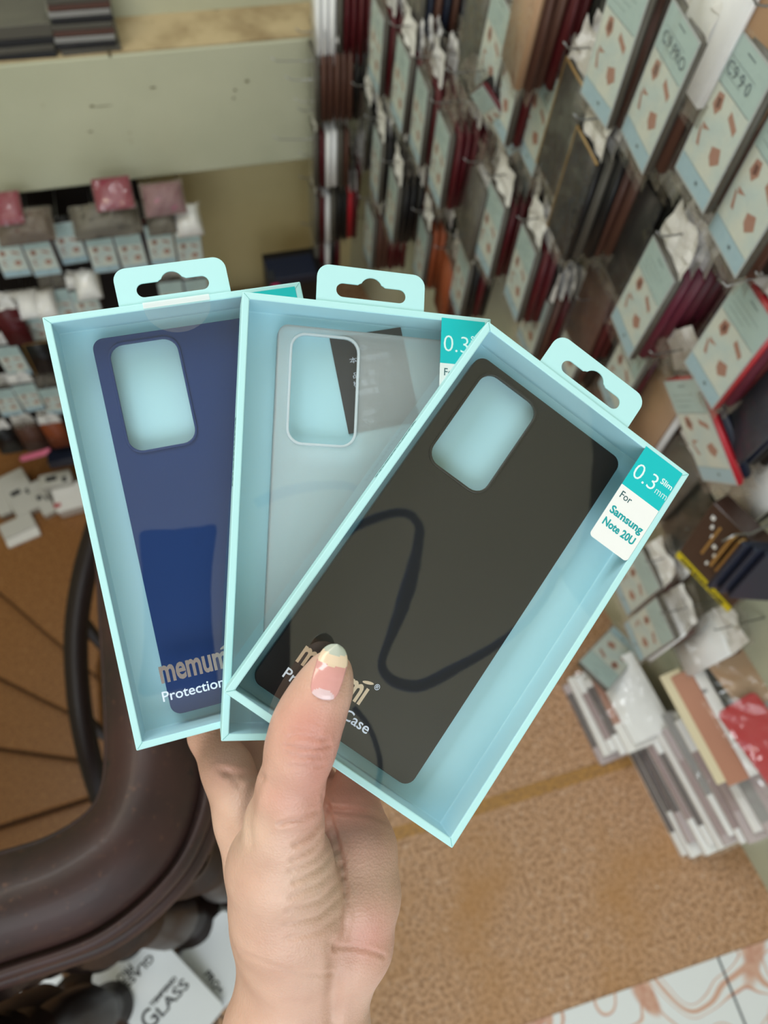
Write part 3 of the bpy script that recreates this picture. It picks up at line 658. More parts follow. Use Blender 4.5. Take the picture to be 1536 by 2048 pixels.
# white envelope on the wall edge and card V
for px_, py_, zz, rz, lab, nm in [(1450, 1262, .30, .25, 'white card envelope with a small mark, above the tan case at the right', 'white_envelope'), (1395, 1190, .28, .6, 'white folded packet between the brown box and the floor pile', 'white_packet')]:
    c = at_z(px_, py_, zz); T = Matrix.Translation(c) @ Matrix.Rotation(rz, 4, 'Z') @ Matrix.Rotation(.5, 4, 'X')
    r = thing(nm, lab, 'packet', T); MB().box(-.06, .06, -.025, .025, 0, .004).build('sleeve', m_white, r, bevel=.001)
c = at_z(1219, 1316, .12)
T = Matrix.Translation(c) @ Matrix.Rotation(math.radians(118), 4, 'Z') @ Matrix.Rotation(math.radians(-90 + 22), 4, 'X')
pack(T, 'g', 'card', 'wallet case pack with pale picture card lying tilted on the small floor pile', None, header=False)
# white glossy packets and boxes on the lower floor at the left
m_pale = mat('pale_packet', srgb(196, 194, 188), .4)
for i, (px_, py_, zz, w_, d_, h_, rz, m_, lab) in enumerate([
    (112, 948, -.50, .11, .05, .03, .05, m_pale, 'white box with black print on the lower landing beside the blue box'),
    (140, 990, -.56, .11, .10, .03, .1, m_header, 'bundle of pale packets with a red spot on the lower landing'),
    (40, 985, -.58, .10, .17, .03, .35, m_pale, 'white glossy packet with a black bar at the left edge'),
    (84, 997, -.59, .05, .14, .03, .35, m_pale, 'narrow white packet with two black marks'),
    (-2, 990, -.58, .05, .16, .03, .25, m_pale, 'white packet cut by the left edge of the photo'),
    (36, 1052, -.60, .12, .06, .02, .3, m_pale, 'white flat box on the edge of the lower step'),
    (46, 1072, -.615, .12, .05, .015, .25, m_header, 'clear film packet lowest at the edge of the step')]):
    zz -= .43; c = at_z(px_, py_, zz); T = Matrix.Translation((c.x, c.y, -1.047)) @ Matrix.Rotation(rz, 4, 'Z') @ Matrix.Rotation(math.radians(14), 4, 'X')
    r = thing('glossy_packet', lab, 'packet', T, 'packets on the lower landing'); MB().box(-w_ / 2, w_ / 2, -d_ / 2, d_ / 2, 0, h_ + zz + 1.047).build('packet', m_, r, bevel=.004)
    if i in (0, 2, 3): MB().box(-w_ * .3, w_ * .05, -.006, .012, h_ + zz + 1.047, h_ + zz + 1.0478).box(w_ * .2, w_ * .35, -.02, -.0, h_ + zz + 1.047, h_ + zz + 1.0478).build('print', m_ink, r)
    if i == 1: MB().box(-.06, -.035, -.03, -.015, h_ + zz + 1.047, h_ + zz + 1.048).build('red_spot', CC['x'][1], r)
c = at_y(73, 912, 1.60); r = tag(MB().tube([c + Vector((-.05, 0, -.006)), c + Vector((-.045, 0, 0)), c + Vector((.03, 0, .012)), c + Vector((.05, 0, .026))], [.008, .011, .011, .006], 10).build('pink_strap_case', CC['k2'][1], smooth=True), 'pink silicone piece lying under the brown cases left of the blue box', 'phone case')
r = thing('navy_box', 'navy box under the pink silicone piece', 'box', Matrix.Translation(at_y(125, 915, 1.64))); MB().box(-.05, .06, -.02, .05, -.03, .01).build('box', CC['n'][1], r, bevel=.003)
# stand with a black boxed item by the corner
c = at_y(578, 545, 1.60)
r = thing('black_gift_box', 'black box with magenta label standing left of the corner, behind the tabs', 'box', Matrix.Translation(c)); MB().box(-.062, .075, -.03, .05, -.012, .012).build('box', CC['n'][1], r, bevel=.002)
MB().box(-.066, -.045, -.032, .0, -.014, .016).build('end_cap', m_ink, r); MB().box(-.058, -.036, -.0325, -.0315, -.012, -.003).build('magenta_label', mat('magenta', srgb(200, 40, 110), .5), r)
r = thing('storage_crate', 'dark carton under the black box by the corner', 'box', Matrix.Translation((c.x, c.y, c.z - .012))); MB().box(-.06, .10, -.03, .10, -.85, -.002).build('carton', CC['k'][1], r, bevel=.003)
# tempered glass boxes behind the rail posts, bottom left
def gbox(px_, py_, z_, rz, lab, lines_):
    c = at_z(px_, py_, z_); T = Matrix.Translation(c) @ Matrix.Rotation(rz, 4, 'Z') @ Matrix.Rotation(math.radians(10), 4, 'X')
    r = thing('glass_protector_box', lab, 'box', T)
    w, h = .056, .096
    new_obj('sleeve', shape_mesh('sleeve', [rrect(-w, w, -h, h, .012)], .014, .001), r, mat('glossy_white', srgb(222, 226, 232), .25, .5, coat=.3))
    for body, x_, y_, s, wd, sk in lines_: text_obj(body, 'lettering', m_ink, r, None, s, width=wd, bold=.0004, M4=Matrix.Translation((x_, y_, .0074)) @ Matrix.Rotation(sk, 4, 'Z'))
    return r
g1 = gbox(316, 1985, .12, math.radians(33), 'white tempered glass box with big GLASS lettering, left of the forearm', [('G', -.044, -.030, .040, .022, 0), ('LASS', -.019, -.030, .024, .058, 0), ('TEMPERED', -.018, -.008, .010, .052, 0), ('PRO+', .0, .066, .018, .036, math.pi), ('GLASS', .030, .052, .018, .055, math.pi)])
gbox(408, 1958, .085, math.radians(-60), 'middle white glass box with GLASS lettering along its side', [('GLASS', -.010, -.030, .028, .075, 0), ('PRO+', -.005, .005, .018, .040, 0)])
g3 = gbox(444, 1905, .045, math.radians(-60), 'white glass box nearest the forearm with a dark round mark', [('PRO+', .02, -.010, .022, .045, 0), ('+9H', .03, .025, .02, .03, 0)])
mk = MB(); mk.quad([(-.035 + .012 * math.cos(a), .0 + .012 * math.sin(a), .0076) for a in [math.pi * i / 10 for i in range(11)]]); mk.build('round_mark', m_ink, g3)
gbox(96, 2062, .02, math.radians(20), 'white glass box lying in shadow under the rail at the bottom left', [('GLASS', -.03, -.01, .024, .06, 0)])
# green cable ties by the rail
for k, (px_, py_) in enumerate([(447, 1690), (352, 1842)]):
    c = at_z(px_, py_, .02); b = MB()
    for j in range(6): a_ = random.uniform(-.4, .4); d = Vector((math.cos(.9 + a_), math.sin(.9 + a_), .2)) * .06; b.tube([c - d * .5 + Vector((0, 0, .01)), c + Vector((0, 0, .012)), c + d * .5], .0022, 5)
    tag(b.build('green_cord', mat('green_plastic', srgb(20, 150, 70), .4), smooth=True), 'bunch of green plastic cord on the floor %s' % ['right of the rail, beside the wrist', 'just under the rail moulding'][k], 'cord')

# ---------------------------------------------------------------- the three hand-held case boxes
BW, BH, BD, WT = .1125, .19, .0195, .0031
def pose(rx, ry, rz, tx, ty, tz):
    v = Vector((rx, ry, rz)); a = v.length
    return CAMM @ Matrix.Translation((tx, ty, tz)) @ Matrix.Rotation(a, 4, v.normalized())
POSES = [pose(-0.0026, 0.2332, 0.2078, -0.0726, 0.0014, -0.3422), pose(-0.0315, 0.2305, -0.0445, -0.0094, -0.0035, -0.3369), pose(-0.1242, 0.1301, -0.6185, 0.0364, -0.0271, -0.3222)]
foil = mat('foil_print', srgb(226, 210, 188), .3, .5, metal=.55)
silv = mat('silver_foil', srgb(196, 184, 184), .25, .5, metal=.85)
ltxt = mat('pale_print', srgb(214, 226, 244), .5, .4)
crease = mat('fold_crease', srgb(120, 188, 188), .6)
def tray():
    b = MB(); w, h, d, t = BW / 2, BH / 2, BD, WT
    def ring(x, y, z): return [(-x, -y, z), (x, -y, z), (x, y, z), (-x, y, z)]
    v = ring(w, h, 0) + ring(w - t, h - t, 0) + ring(w - t, h - t, -d + .0015) + ring(w, h, -d)
    f = []
    for a, c in ((0, 4), (4, 8)): f += [(a + i, a + (i + 1) % 4, c + (i + 1) % 4, c + i) for i in range(4)]
    f += [(12 + i, 12 + (i + 1) % 4, (i + 1) % 4, i) for i in range(4)]
    b.add(v, f[:4] + f[8:] + [(15, 14, 13, 12)], 0); 
    b.f += [[4 + i, 4 + (i + 1) % 4, 8 + (i + 1) % 4, 8 + i] for i in range(4)] + [[8, 9, 10, 11]]; b.m += [1] * 5
    return b
def tab_shape():
    o = [(-.0245, .0935)] + [(.0245, .0935)] ; out = []
    x0, x1, y0, y1, r = -.0245, .0245, .0938, .1115, .0055
    out = [(x1, y0)] + [(x1 - r + r * math.cos(a), y1 - r + r * math.sin(a)) for a in [math.pi / 2 * i / 7 for i in range(8)]] + [(x0 + r - r * math.cos(a), y1 - r + r * math.sin(a)) for a in [math.pi / 2 * i / 7 for i in reversed(range(8))]] + [(x0, y0)]
    hw, hy0, hy1, br_ = .0158, .0978, .1040, .0050; cr_ = (hy1 - hy0) / 2; cy = (hy0 + hy1) / 2
    hole = [(hw - cr_ + cr_ * math.cos(a), cy + cr_ * math.sin(a)) for a in [-math.pi / 2 + math.pi * i / 10 for i in range(11)]]
    hole += [(.0062, hy1), (.0053, hy1 + .0006)] + [(br_ * math.cos(a), hy1 - .0012 + br_ * math.sin(a)) for a in [math.radians(25 + 130 * i / 10) for i in range(11)]] + [(-.0053, hy1 + .0006), (-.0062, hy1)]
    hole += [(-hw + cr_ + cr_ * math.cos(a), cy + cr_ * math.sin(a)) for a in [math.pi / 2 + math.pi * i / 10 for i in range(11)]]
    return [out, hole]
FACE_R = Matrix.Rotation(0, 4, 'Z')
def case_box(k, lab, logo_m):
    r = thing('phone_case_box', lab, 'phone case box', POSES[k])
    tray().build('tray', [m_mint, m_mint_in], r, bevel=.0005)
    new_obj('hanger_tab', shape_mesh('hanger_tab', tab_shape(), .0009, .0001, 1), r, m_mint).location = (0 if k < 2 else -.003, 0, -.0016)
    cr_ = MB(); w, h, t = BW / 2, BH / 2, WT
    for sx in (-1, 1):
        for sy in (-1, 1):
            a = Vector((sx * (w - .0006), sy * (h - .0006), .00006)); b_ = Vector((sx * (w - t), sy * (h - t), .00006)); n = Vector((-(b_ - a).y, (b_ - a).x, 0)).normalized() * .00011
            cr_.quad([a - n, a + n, b_ + n, b_ - n])
    cr_.build('mitre_fold', crease, r)
    fm = me_sheet(-w + t * .6, w - t * .6, -h + t * .6, h - t * .6, 10, 16, .0, k)
    for v in fm.vertices: x, y, z_ = v.co; v.co = (x, z_, -.0004 + .00035 * math.sin(x * 55 + k) * math.sin(z_ * 40 + k * 2))
    fm.polygons.foreach_set('use_smooth', [True] * len(fm.polygons))
    film = new_obj('window_film', fm, r, m_film)
    Z0 = .00012
    # memumi foil logo with its leaf-shaped dot, Protection Case below
    lg = text_obj('memum\u0131', 'logo', logo_m, r, None, .0148, width=.0315, bold=.00040, M4=Matrix.Translation((-.0405, -.0690, Z0)), extr=.00012)
    leaf_ = MB(); n = 12; leaf_.quad([(-.0108 + .0022 * math.cos(a) + .0006 * math.sin(a), -.0600 + .0009 * math.sin(a) + .0006 * math.cos(a), Z0 + .0001) for a in [6.283 * i / n for i in range(n)]])
    leaf_.build('logo_leaf', logo_m, r)
    text_obj('\u00ae', 'registered_mark', ltxt, r, None, .0034, width=.0022, M4=Matrix.Translation((-.0078, -.0606, Z0)))
    text_obj('Protection Case', 'lettering', ltxt, r, None, .0062, width=.0415, bold=.00006, M4=Matrix.Translation((-.0415, -.0772, Z0)))
    # printed size label at the top right of the window
    x0, x1, y0, y1, ym = .0326, .0533, .0452, .0931, .0725
    b = MB(); b.quad([(x0, ym, Z0), (x1, ym, Z0), (x1, y1, Z0), (x0, y1, Z0)], 1)
    rr_ = .0018; b.quad([(x0, ym, Z0)] + [(x0 + rr_ - rr_ * math.cos(a), y0 + rr_ - rr_ * math.sin(a), Z0) for a in [math.pi / 2 * i / 5 for i in range(6)]] + [(x1 - rr_ + rr_ * math.sin(a), y0 + rr_ - rr_ * math.cos(a), Z0) for a in [math.pi / 2 * i / 5 for i in range(6)]] + [(x1, ym, Z0)], 0)
    lb_ = b.build('printed_label', [m_white, m_teal], r)
    thinw = mat('white_ink', srgb(225, 245, 245), .5, .3)
    Z1 = Z0 + .00005
    text_obj('0.3', 'lettering', thinw, lb_, None, .0108, width=.0117, bold=-.0001, M4=Matrix.Translation((x0 + .0010, .0780, Z1)))
    text_obj('Slim', 'lettering', thinw, lb_, None, .0038, width=.0060, bold=.00006, M4=Matrix.Translation((x0 + .0141, .0834, Z1)))
    text_obj('mm', 'lettering', thinw, lb_, None, .0050, width=.0060, bold=-.00006, M4=Matrix.Translation((x0 + .0141, .0780, Z1)))
    text_obj('For', 'lettering', m_inkteal, lb_, None, .0048, width=.0058, M4=Matrix.Translation((x0 + .0018, .0670, Z1)))
    text_obj('Samsung', 'lettering', m_tealtxt, lb_, None, .0050, width=.0174, bold=.00014, M4=Matrix.Translation((x0 + .0018, .0590, Z1)))
    text_obj('Note 20U', 'lettering', m_tealtxt, lb_, None, .0050, width=.0168, bold=.00014, M4=Matrix.Translation((x0 + .0018, .0528, Z1)))
    # small print along the outer left side wall
    Ms = Matrix(((0, 0, -1, -w - .00008), (1, 0, 0, 0.012), (0, -1, 0, -.0075), (0, 0, 0, 1)))
    text_obj('memumi', 'side_print', m_inkteal, r, None, .0085, width=.030, bold=.0002, M4=Ms)
    return r
b1 = case_box(0, 'mint green window box with navy blue case, leftmost of the three', silv)
b2 = case_box(1, 'mint green window box with frosted clear case, middle of the three', silv)
b3 = case_box(2, 'mint green window box with black case, tilted in front under the thumb', foil)
s = MB(); n = 18
s.quad([(.0145 * math.cos(math.pi + math.pi * i / n), .0925 + .0125 * math.sin(math.pi + math.pi * i / n), .0001) for i in range(n + 1)])
s.build('round_seal', m_seal, b1)
MB().quad([(-.0145, .0925, .0002), (.0145, .0925, .0002), (.0145, .0951, .0002), (-.0145, .0951, .0002)]).build('seal_edge', mat('seal_white', srgb(240, 244, 246), .3, alpha=.75), b1)

def case_shell(k, ctr, rot, m, name, lab, rim=None):
    r = thing(name, lab, 'phone case', POSES[k] @ Matrix.Translation((ctr[0], ctr[1], -.0118)) @ Matrix.Rotation(rot, 4, 'Z'))
    w, h = .0405, .0860
    out = rrect(-w, w, -h, h, .0048); cut = [(x, y) for x, y in reversed(rrect(-w + .0066, -w + .0362, h - .0525, h - .0042, .0062))]
    back = shape_mesh('back_panel', [out, cut], .0014, .0004); back.polygons.foreach_set('use_smooth', [True] * len(back.polygons))
    new_obj('back_panel', back, r, m)
    wall = shape_mesh('side_wall', [rrect(-w, w, -h, h, .0048), list(reversed(rrect(-w + .0007, w - .0007, -h + .0007, h - .0007, .0042)))], .0052, .0)
    new_obj('side_wall', wall, r, m).location = (0, 0, -.0031)
    ring = shape_mesh('camera_rim', [rrect(-w + .0054, -w + .0374, h - .0537, h - .0030, .0072), cut], .0014, .0004)
    new_obj('camera_rim', ring, r, rim or m).location = (0, 0, .0008)
    return r
def tint_mat(name, body, tr, rough, trans, refract=None):
    m = bpy.data.materials.new(name); m.use_nodes = True; nt = m.node_tree; p = nt.nodes['Principled BSDF']; out = nt.nodes['Material Output']
    p.inputs['Base Color'].default_value = body; p.inputs['Roughness'].default_value = rough; p.inputs['Specular IOR Level'].default_value = .4
    if refract is None:
        t = nt.nodes.new('ShaderNodeBsdfTransparent'); t.inputs[0].default_value = tr
    else:
        t = nt.nodes.new('ShaderNodeBsdfRefraction'); t.inputs['Color'].default_value = tr; t.inputs['Roughness'].default_value = refract; t.inputs['IOR'].default_value = 1.25
    mx = nt.nodes.new('ShaderNodeMixShader'); mx.inputs[0].default_value = 1 - trans
    nt.links.new(t.outputs[0], mx.inputs[1]); nt.links.new(p.outputs[0], mx.inputs[2]); nt.links.new(mx.outputs[0], out.inputs[0]); return m
m_navy = tint_mat('matte_navy_case', srgb(28, 62, 122), (.12, .25, .5, 1), .42, .25)
m_black = tint_mat('smoke_black_case', srgb(28, 28, 29), (.3, .3, .32, 1), .40, .10)
m_frost = tint_mat('frosted_clear_case', srgb(240, 248, 252), (1, 1, 1, 1), .5, .74, .28)
case_shell(0, (.0008, -.0006), 0, m_navy, 'navy_phone_case', 'matte navy blue translucent phone case inside the left mint box')
case_shell(1, (.0010, .0000), 0, m_frost, 'frosted_phone_case', 'frosted clear phone case inside the middle mint box', rim=tint_mat('frost_rim', srgb(228, 240, 248), (.95, .97, 1, 1), .4, .3, .3))
case_shell(2, (-.0096, -.0005), 0, m_black, 'smoky_black_phone_case', 'smoky black translucent phone case inside the front mint box')
# dark paper slip with white Chinese print behind the frosted case
r = thing('paper_slip', 'dark grey paper slip with white Chinese text behind the frosted case', 'paper slip', POSES[1] @ Matrix.Translation((.0055, .0675, -.0176)) @ Matrix.Rotation(math.radians(14), 4, 'Z'))
MB().box(-.0165, .0180, -.0245, .0205, 0, .0002).build('paper', mat('dark_paper', srgb(62, 64, 70), .6, .3), r)
for body, x_, y_, wd in (('\u25c7', -.004, .0125, .004), ('\u672c\u4ea7\u54c1\u7ecf\u68c0', -.0095, .0075, .019), ('\u54c1   \u540d', -.0095, .0005, .0105), ('\u68c0 \u9a8c \u5458', -.0098, -.0035, .0105), ('\u6267\u884c\u6807\u51c6', -.0098, -.0078, .0115), ('\u6df1\u5733', -.0085, -.0175, .006), ('TG', -.0088, -.0212, .005)):
    text_obj(body, 'lettering', ltxt, r, None, .0030, width=wd, M4=Matrix.Translation((x_, y_, .0003)))

# ---------------------------------------------------------------- photographer's phone and its strap (seen as reflections in the windows)
r = thing('smartphone', 'dark blue smartphone taking the picture, seen only as a reflection in the left window', 'phone', CAMM)
ph = shape_mesh('body', [rrect(-.056, .018, -.145, .011, .008)], .008, .0015)
new_obj('body', ph, r, mat('phone_blue', srgb(20, 40, 84), .3, .5)).location = (0, 0, .0085)
new_obj('lens_ring', shape_mesh('lens_ring', [rrect(-.006, .006, -.006, .006, .006)], .001), r, m_ink).location = (0, 0, .0042)
P3 = np.array(POSES[2]); n3 = P3[:3, 2]
def bounce(px, py, t):
    d = ray(px, py); o = CAMP; s_ = ((P3[:3, 3] - o) @ n3) / (d @ n3); q = o + d * s_; r_ = d - 2 * (d @ n3) * n3; return Vector(q + r_ * t)
strap = [(640, 1105), (690, 1078), (760, 1052), (825, 1040), (858, 1060), (848, 1110), (805, 1210), (775, 1280), (765, 1325), (795, 1362), (860, 1378), (930, 1338), (1000, 1278), (1060, 1200), (1100, 1120)]
sp = resample([bounce(a_, b__, .40) for a_, b__ in strap], 60)
tag(MB().tube(sp, [.0042 + .0035 * math.exp(-((i - 22) / 5) ** 2) + .003 * math.exp(-((i - 38) / 6) ** 2) for i in range(60)], 8).build('wrist_strap', mat('navy_strap', srgb(44, 82, 140), .7, .2), smooth=True), 'navy blue braided strap seen as a curved reflection in the front window', 'strap')
sp = resample([bounce(a_, b__, .40) for a_, b__ in ((700, 1420), (742, 1470), (770, 1540), (765, 1590))], 20)
tag(MB().tube(sp, .0030, 8).build('wrist_strap', MATS['navy_strap'], smooth=True), 'short lower end of the navy strap, reflected below the lettering', 'strap')

dk = [(1130, 735), (1172, 790), (1197, 860), (1201, 930), (1182, 1010), (1140, 1080), (1095, 1130), (1180, 1240), (1330, 1160), (1440, 1000), (1400, 850), (1250, 740)]  # unseen dark panel, added to block part of the front window's reflection
f_ = [bounce(a_, b__, .80) for a_, b__ in dk]; g_ = [bounce(a_, b__, .83) for a_, b__ in dk]; n = len(dk)
tag(MB().add(f_ + g_, [tuple(range(n)), tuple(reversed(range(n, 2 * n)))] + [(i, n + i, n + (i + 1) % n, (i + 1) % n) for i in range(n)]).build('dark_reflection_blocker', mat('blocker_dark', srgb(16, 18, 26), .9, .1), bevel=.006), 'dark blocker added out of view for a curved reflection in the front window, top right', 'blocker')

# ---------------------------------------------------------------- the hand (one continuous skin), in camera space then moved to the world
def cap(p, a, b, ra, rb):
    a = np.array(a); b = np.array(b); ab = b - a; t = np.clip(((p - a) @ ab) / (ab @ ab), 0, 1)
    return np.linalg.norm(p - a - t[..., None] * ab, axis=-1) - (ra + (rb - ra) * t)
def smin(a, b, k): h = np.clip(.5 + .5 * (b - a) / k, 0, 1); return b * (1 - h) + a * h - k * h * (1 - h)
def cp(px, py, d): return ((px - 768) / FPX * d, -(py - 1024) / FPX * d, -d)
def chain(p, pts, k=.004):
    d = None
    for i in range(len(pts) - 1):
        c = cap(p, cp(*pts[i][:3]), cp(*pts[i + 1][:3]), pts[i][3], pts[i + 1][3]); d = c if d is None else smin(d, c, k)
    return d
THUMB = [(562, 1720, .318, .0190), (568, 1650, .310, .0152), (580, 1580, .3005, .0124), (600, 1500, .2930, .0124), (614, 1450, .2910, .0122), (634, 1405, .2905, .0108), (652, 1368, .2890, .0092), (661, 1342, .2885, .0078)]
THENAR = [(560, 1740, .326, .0230), (576, 1820, .334, .0242), (588, 1890, .345, .0232), (595, 1960, .356, .0205)]
INDEX_M = [(560, 1930, .362, .0175), (530, 1840, .356, .0150), (512, 1740, .356, .0138), (490, 1640, .362, .0140), (455, 1540, .370, .0118)]
INDEX = [(455, 1540, .370, .0118), (420, 1470, .384, .0105), (405, 1390, .388, .0095), (410, 1300, .386, .0090), (430, 1220, .381, .0080)]
HYPO = [(672, 1960, .358, .0180), (700, 1885, .352, .0188), (718, 1790, .350, .0180), (714, 1700, .356, .0175), (700, 1640, .366, .0165)]
PALM = [(620, 1900, .372, .019), (610, 1750, .384, .018), (600, 1620, .392, .016), (640, 1600, .392, .015)]
MID = [(520, 1600, .388, .014), (500, 1500, .398, .0105), (500, 1400, .396, .0095), (520, 1300, .390, .0088), (550, 1220, .384, .0078)]
RING = [(620, 1600, .386, .014), (610, 1500, .396, .0105), (620, 1400, .402, .0092), (650, 1310, .398, .0085), (680, 1240, .392, .0076)]
PINK = [(700, 1640, .372, .014), (712, 1560, .378, .0100), (725, 1480, .388, .0085), (745, 1400, .392, .0076), (765, 1340, .388, .0068)]
ARM1 = [(590, 1960, .356, .0200), (555, 2060, .356, .0242), (530, 2250, .352, .0290), (500, 2560, .340, .0350)]
ARM2 = [(668, 1960, .360, .0172), (655, 2060, .360, .0190), (660, 2250, .358, .0255), (680, 2560, .350, .0330)]
def sdf(p):
    d = chain(p, THENAR, .006); d = smin(d, chain(p, ARM1, .006), .012)
    a = chain(p, ARM2, .006); d = smin(d, a, .008)
    d = smin(d, chain(p, INDEX_M), .012); d = smin(d, chain(p, PALM, .01), .012)
    h = chain(p, HYPO, .006); d = smin(d, h, .0035)
    for f in (MID, RING, PINK, INDEX): d = smin(d, chain(p, f), .005)
    d = smin(d, chain(p, THUMB, .006), .008)
    return d
lo = np.array([-.118, -.36, -.425]); hi = np.array([.012, .020, -.272]); hs = .0020
pts_all = [q for L_ in (THUMB, THENAR, INDEX_M, INDEX, HYPO, PALM, MID, RING, PINK, ARM1, ARM2) for q in L_]
cc = np.array([cp(*q[:3]) for q in pts_all]); rr_ = np.array([q[3] for q in pts_all])
lo = (cc - rr_[:, None]).min(0) - .006; hi = (cc + rr_[:, None]).max(0) + .006
nx, ny, nz = (np.ceil((hi - lo) / hs).astype(int) + 1)
gx, gy, gz = np.meshgrid(*(lo[i] + hs * np.arange(n_) for i, n_ in enumerate((nx, ny, nz))), indexing='ij')
G = np.empty((nx, ny, nz))
for i in range(0, nx, 16): G[i:i + 16] = sdf(np.stack([gx[i:i + 16], gy[i:i + 16], gz[i:i + 16]], -1))
def surface_nets(G, lo, hs):
    s = G < 0; c = s[:-1, :-1, :-1].astype(int)
    for dx in (0, 1):
        for dy in (0, 1):
            for dz in (0, 1):
                if dx + dy + dz: c = c + s[dx:s.shape[0] - 1 + dx, dy:s.shape[1] - 1 + dy, dz:s.shape[2] - 1 + dz]
    act = (c > 0) & (c < 8); idx = -np.ones(act.shape, int); ids = np.argwhere(act); idx[act] = np.arange(len(ids))
    acc = np.zeros((len(ids), 3)); cnt = np.zeros(len(ids)); cor = [np.array((a, b, c_)) for a in (0, 1) for b in (0, 1) for c_ in (0, 1)]
    for a in cor:
        for ax_ in range(3):
            if a[ax_]: continue
            b = a.copy(); b[ax_] = 1; ga = G[tuple((ids + a).T)]; gb = G[tuple((ids + b).T)]; m = (ga < 0) != (gb < 0)
            t = np.where(m, ga / np.where(m, ga - gb, 1), 0); p = a + t[:, None] * (b - a); acc[m] += p[m]; cnt[m] += 1
    V = lo + hs * (ids + acc / cnt[:, None]); F = []
    for ax_ in range(3):
        u_, v_ = [(1, 2), (2, 0), (0, 1)][ax_]; sl = [slice(1, -1)] * 3; sl[ax_] = slice(0, None)
        n_ = G.shape; A = s.take(range(n_[ax_] - 1), ax_); B_ = s.take(range(1, n_[ax_]), ax_); e = np.argwhere(A != B_)
        e = e[(e[:, u_] > 0) & (e[:, v_] > 0) & (e[:, u_] < n_[u_] - 1) & (e[:, v_] < n_[v_] - 1)]
        du = np.eye(3, dtype=int)[u_]; dv = np.eye(3, dtype=int)[v_]
        q = np.stack([idx[tuple((e - du - dv).T)], idx[tuple((e - dv).T)], idx[tuple(e.T)], idx[tuple((e - du).T)]], 1)
        fl = A[tuple(e.T)]; q[~fl] = q[~fl][:, ::-1]; F.append(q)
    return V, np.concatenate(F)
V, F = surface_nets(G, lo, hs)
me = bpy.data.meshes.new('skin'); me.from_pydata(V.tolist(), [], F.tolist()); me.update()
ho = bpy.data.objects.new('tmp', me); COL.objects.link(ho)
sm_ = ho.modifiers.new('s', 'SMOOTH'); sm_.iterations = 3; sm_.factor = .5
ss = ho.modifiers.new('ss', 'SUBSURF'); ss.levels = 1; ss.render_levels = 1
dg = bpy.context.evaluated_depsgraph_get(); me2 = bpy.data.meshes.new_from_object(ho.evaluated_get(dg)); bpy.data.objects.remove(ho)
nv = len(me2.vertices); co = np.empty(nv * 3); me2.vertices.foreach_get('co', co); co = co.reshape(-1, 3); no_ = np.empty(nv * 3); me2.vertex_normals.foreach_get('vector', no_); no_ = no_.reshape(-1, 3)
# skin creases: grooves drawn as arcs (pixel path, depth in mm, width px)
pxl = np.stack([768 + FPX * co[:, 0] / -co[:, 2], 1024 - FPX * co[:, 1] / -co[:, 2]], 1)
front = np.clip(no_[:, 2] * 1.6, 0, 1)
CR = [([(575, 1478), (590, 1470), (615, 1472), (645, 1480), (655, 1478)], .45, 4), ([(572, 1490), (600, 1497), (635, 1499), (660, 1490)], .5, 4), ([(570, 1505), (600, 1514), (640, 1513)], .35, 4), ([(580, 1460), (605, 1458), (640, 1466)], .3, 4),
      ([(575, 1532), (610, 1535), (645, 1530)], .25, 4), ([(560, 1648), (600, 1640), (635, 1620), (648, 1600)], .8, 5), ([(590, 1690), (625, 1665), (648, 1635), (655, 1612)], .6, 5),
      ([(585, 1720), (625, 1695), (660, 1650)], .55, 5), ([(580, 1742), (630, 1715), (668, 1672)], .4, 5), ([(588, 1765), (640, 1735), (674, 1700)], .45, 5), ([(582, 1795), (640, 1765), (682, 1730)], .35, 5),
      ([(575, 1822), (640, 1800), (686, 1755)], .5, 5), ([(570, 1850), (640, 1832), (690, 1785)], .4, 5), ([(570, 1880), (640, 1862), (680, 1830)], .3, 5),
      ([(648, 1590), (665, 1650), (684, 1720), (692, 1790), (690, 1850), (672, 1900)], .9, 5), ([(672, 1894), (700, 1893), (735, 1900), (768, 1912)], .55, 4.5), ([(655, 1618), (700, 1622), (745, 1628), (782, 1645)], 1.0, 6),
      ([(668, 1890), (668, 1960), (664, 2048)], .9, 12), ([(480, 1905), (540, 1930), (600, 1945), (670, 1950)], .25, 5), ([(500, 1690), (492, 1640), (505, 1590), (520, 1555)], .6, 10), ([(455, 1545), (480, 1550), (520, 1555)], .7, 8),
      ([(478, 1570), (462, 1552), (440, 1540)], .4, 7)]
disp = np.zeros(nv)
for path, dep, wd in CR:
    best = np.full(nv, 1e9); P_ = np.array(path, float)
    for i in range(len(P_) - 1):
        ab = P_[i + 1] - P_[i]; t = np.clip(((pxl - P_[i]) @ ab) / (ab @ ab), 0, 1); best = np.minimum(best, np.linalg.norm(pxl - P_[i] - t[:, None] * ab, axis=1))
    disp -= dep * .0013 * np.exp(-(best / wd) ** 2); disp += dep * .0004 * np.exp(-((best - wd * 2) / wd) ** 2)
co = co + no_ * (disp * front)[:, None]
me2.vertices.foreach_set('co', co.ravel()); me2.polygons.foreach_set('use_smooth', [True] * len(me2.polygons)); me2.update()
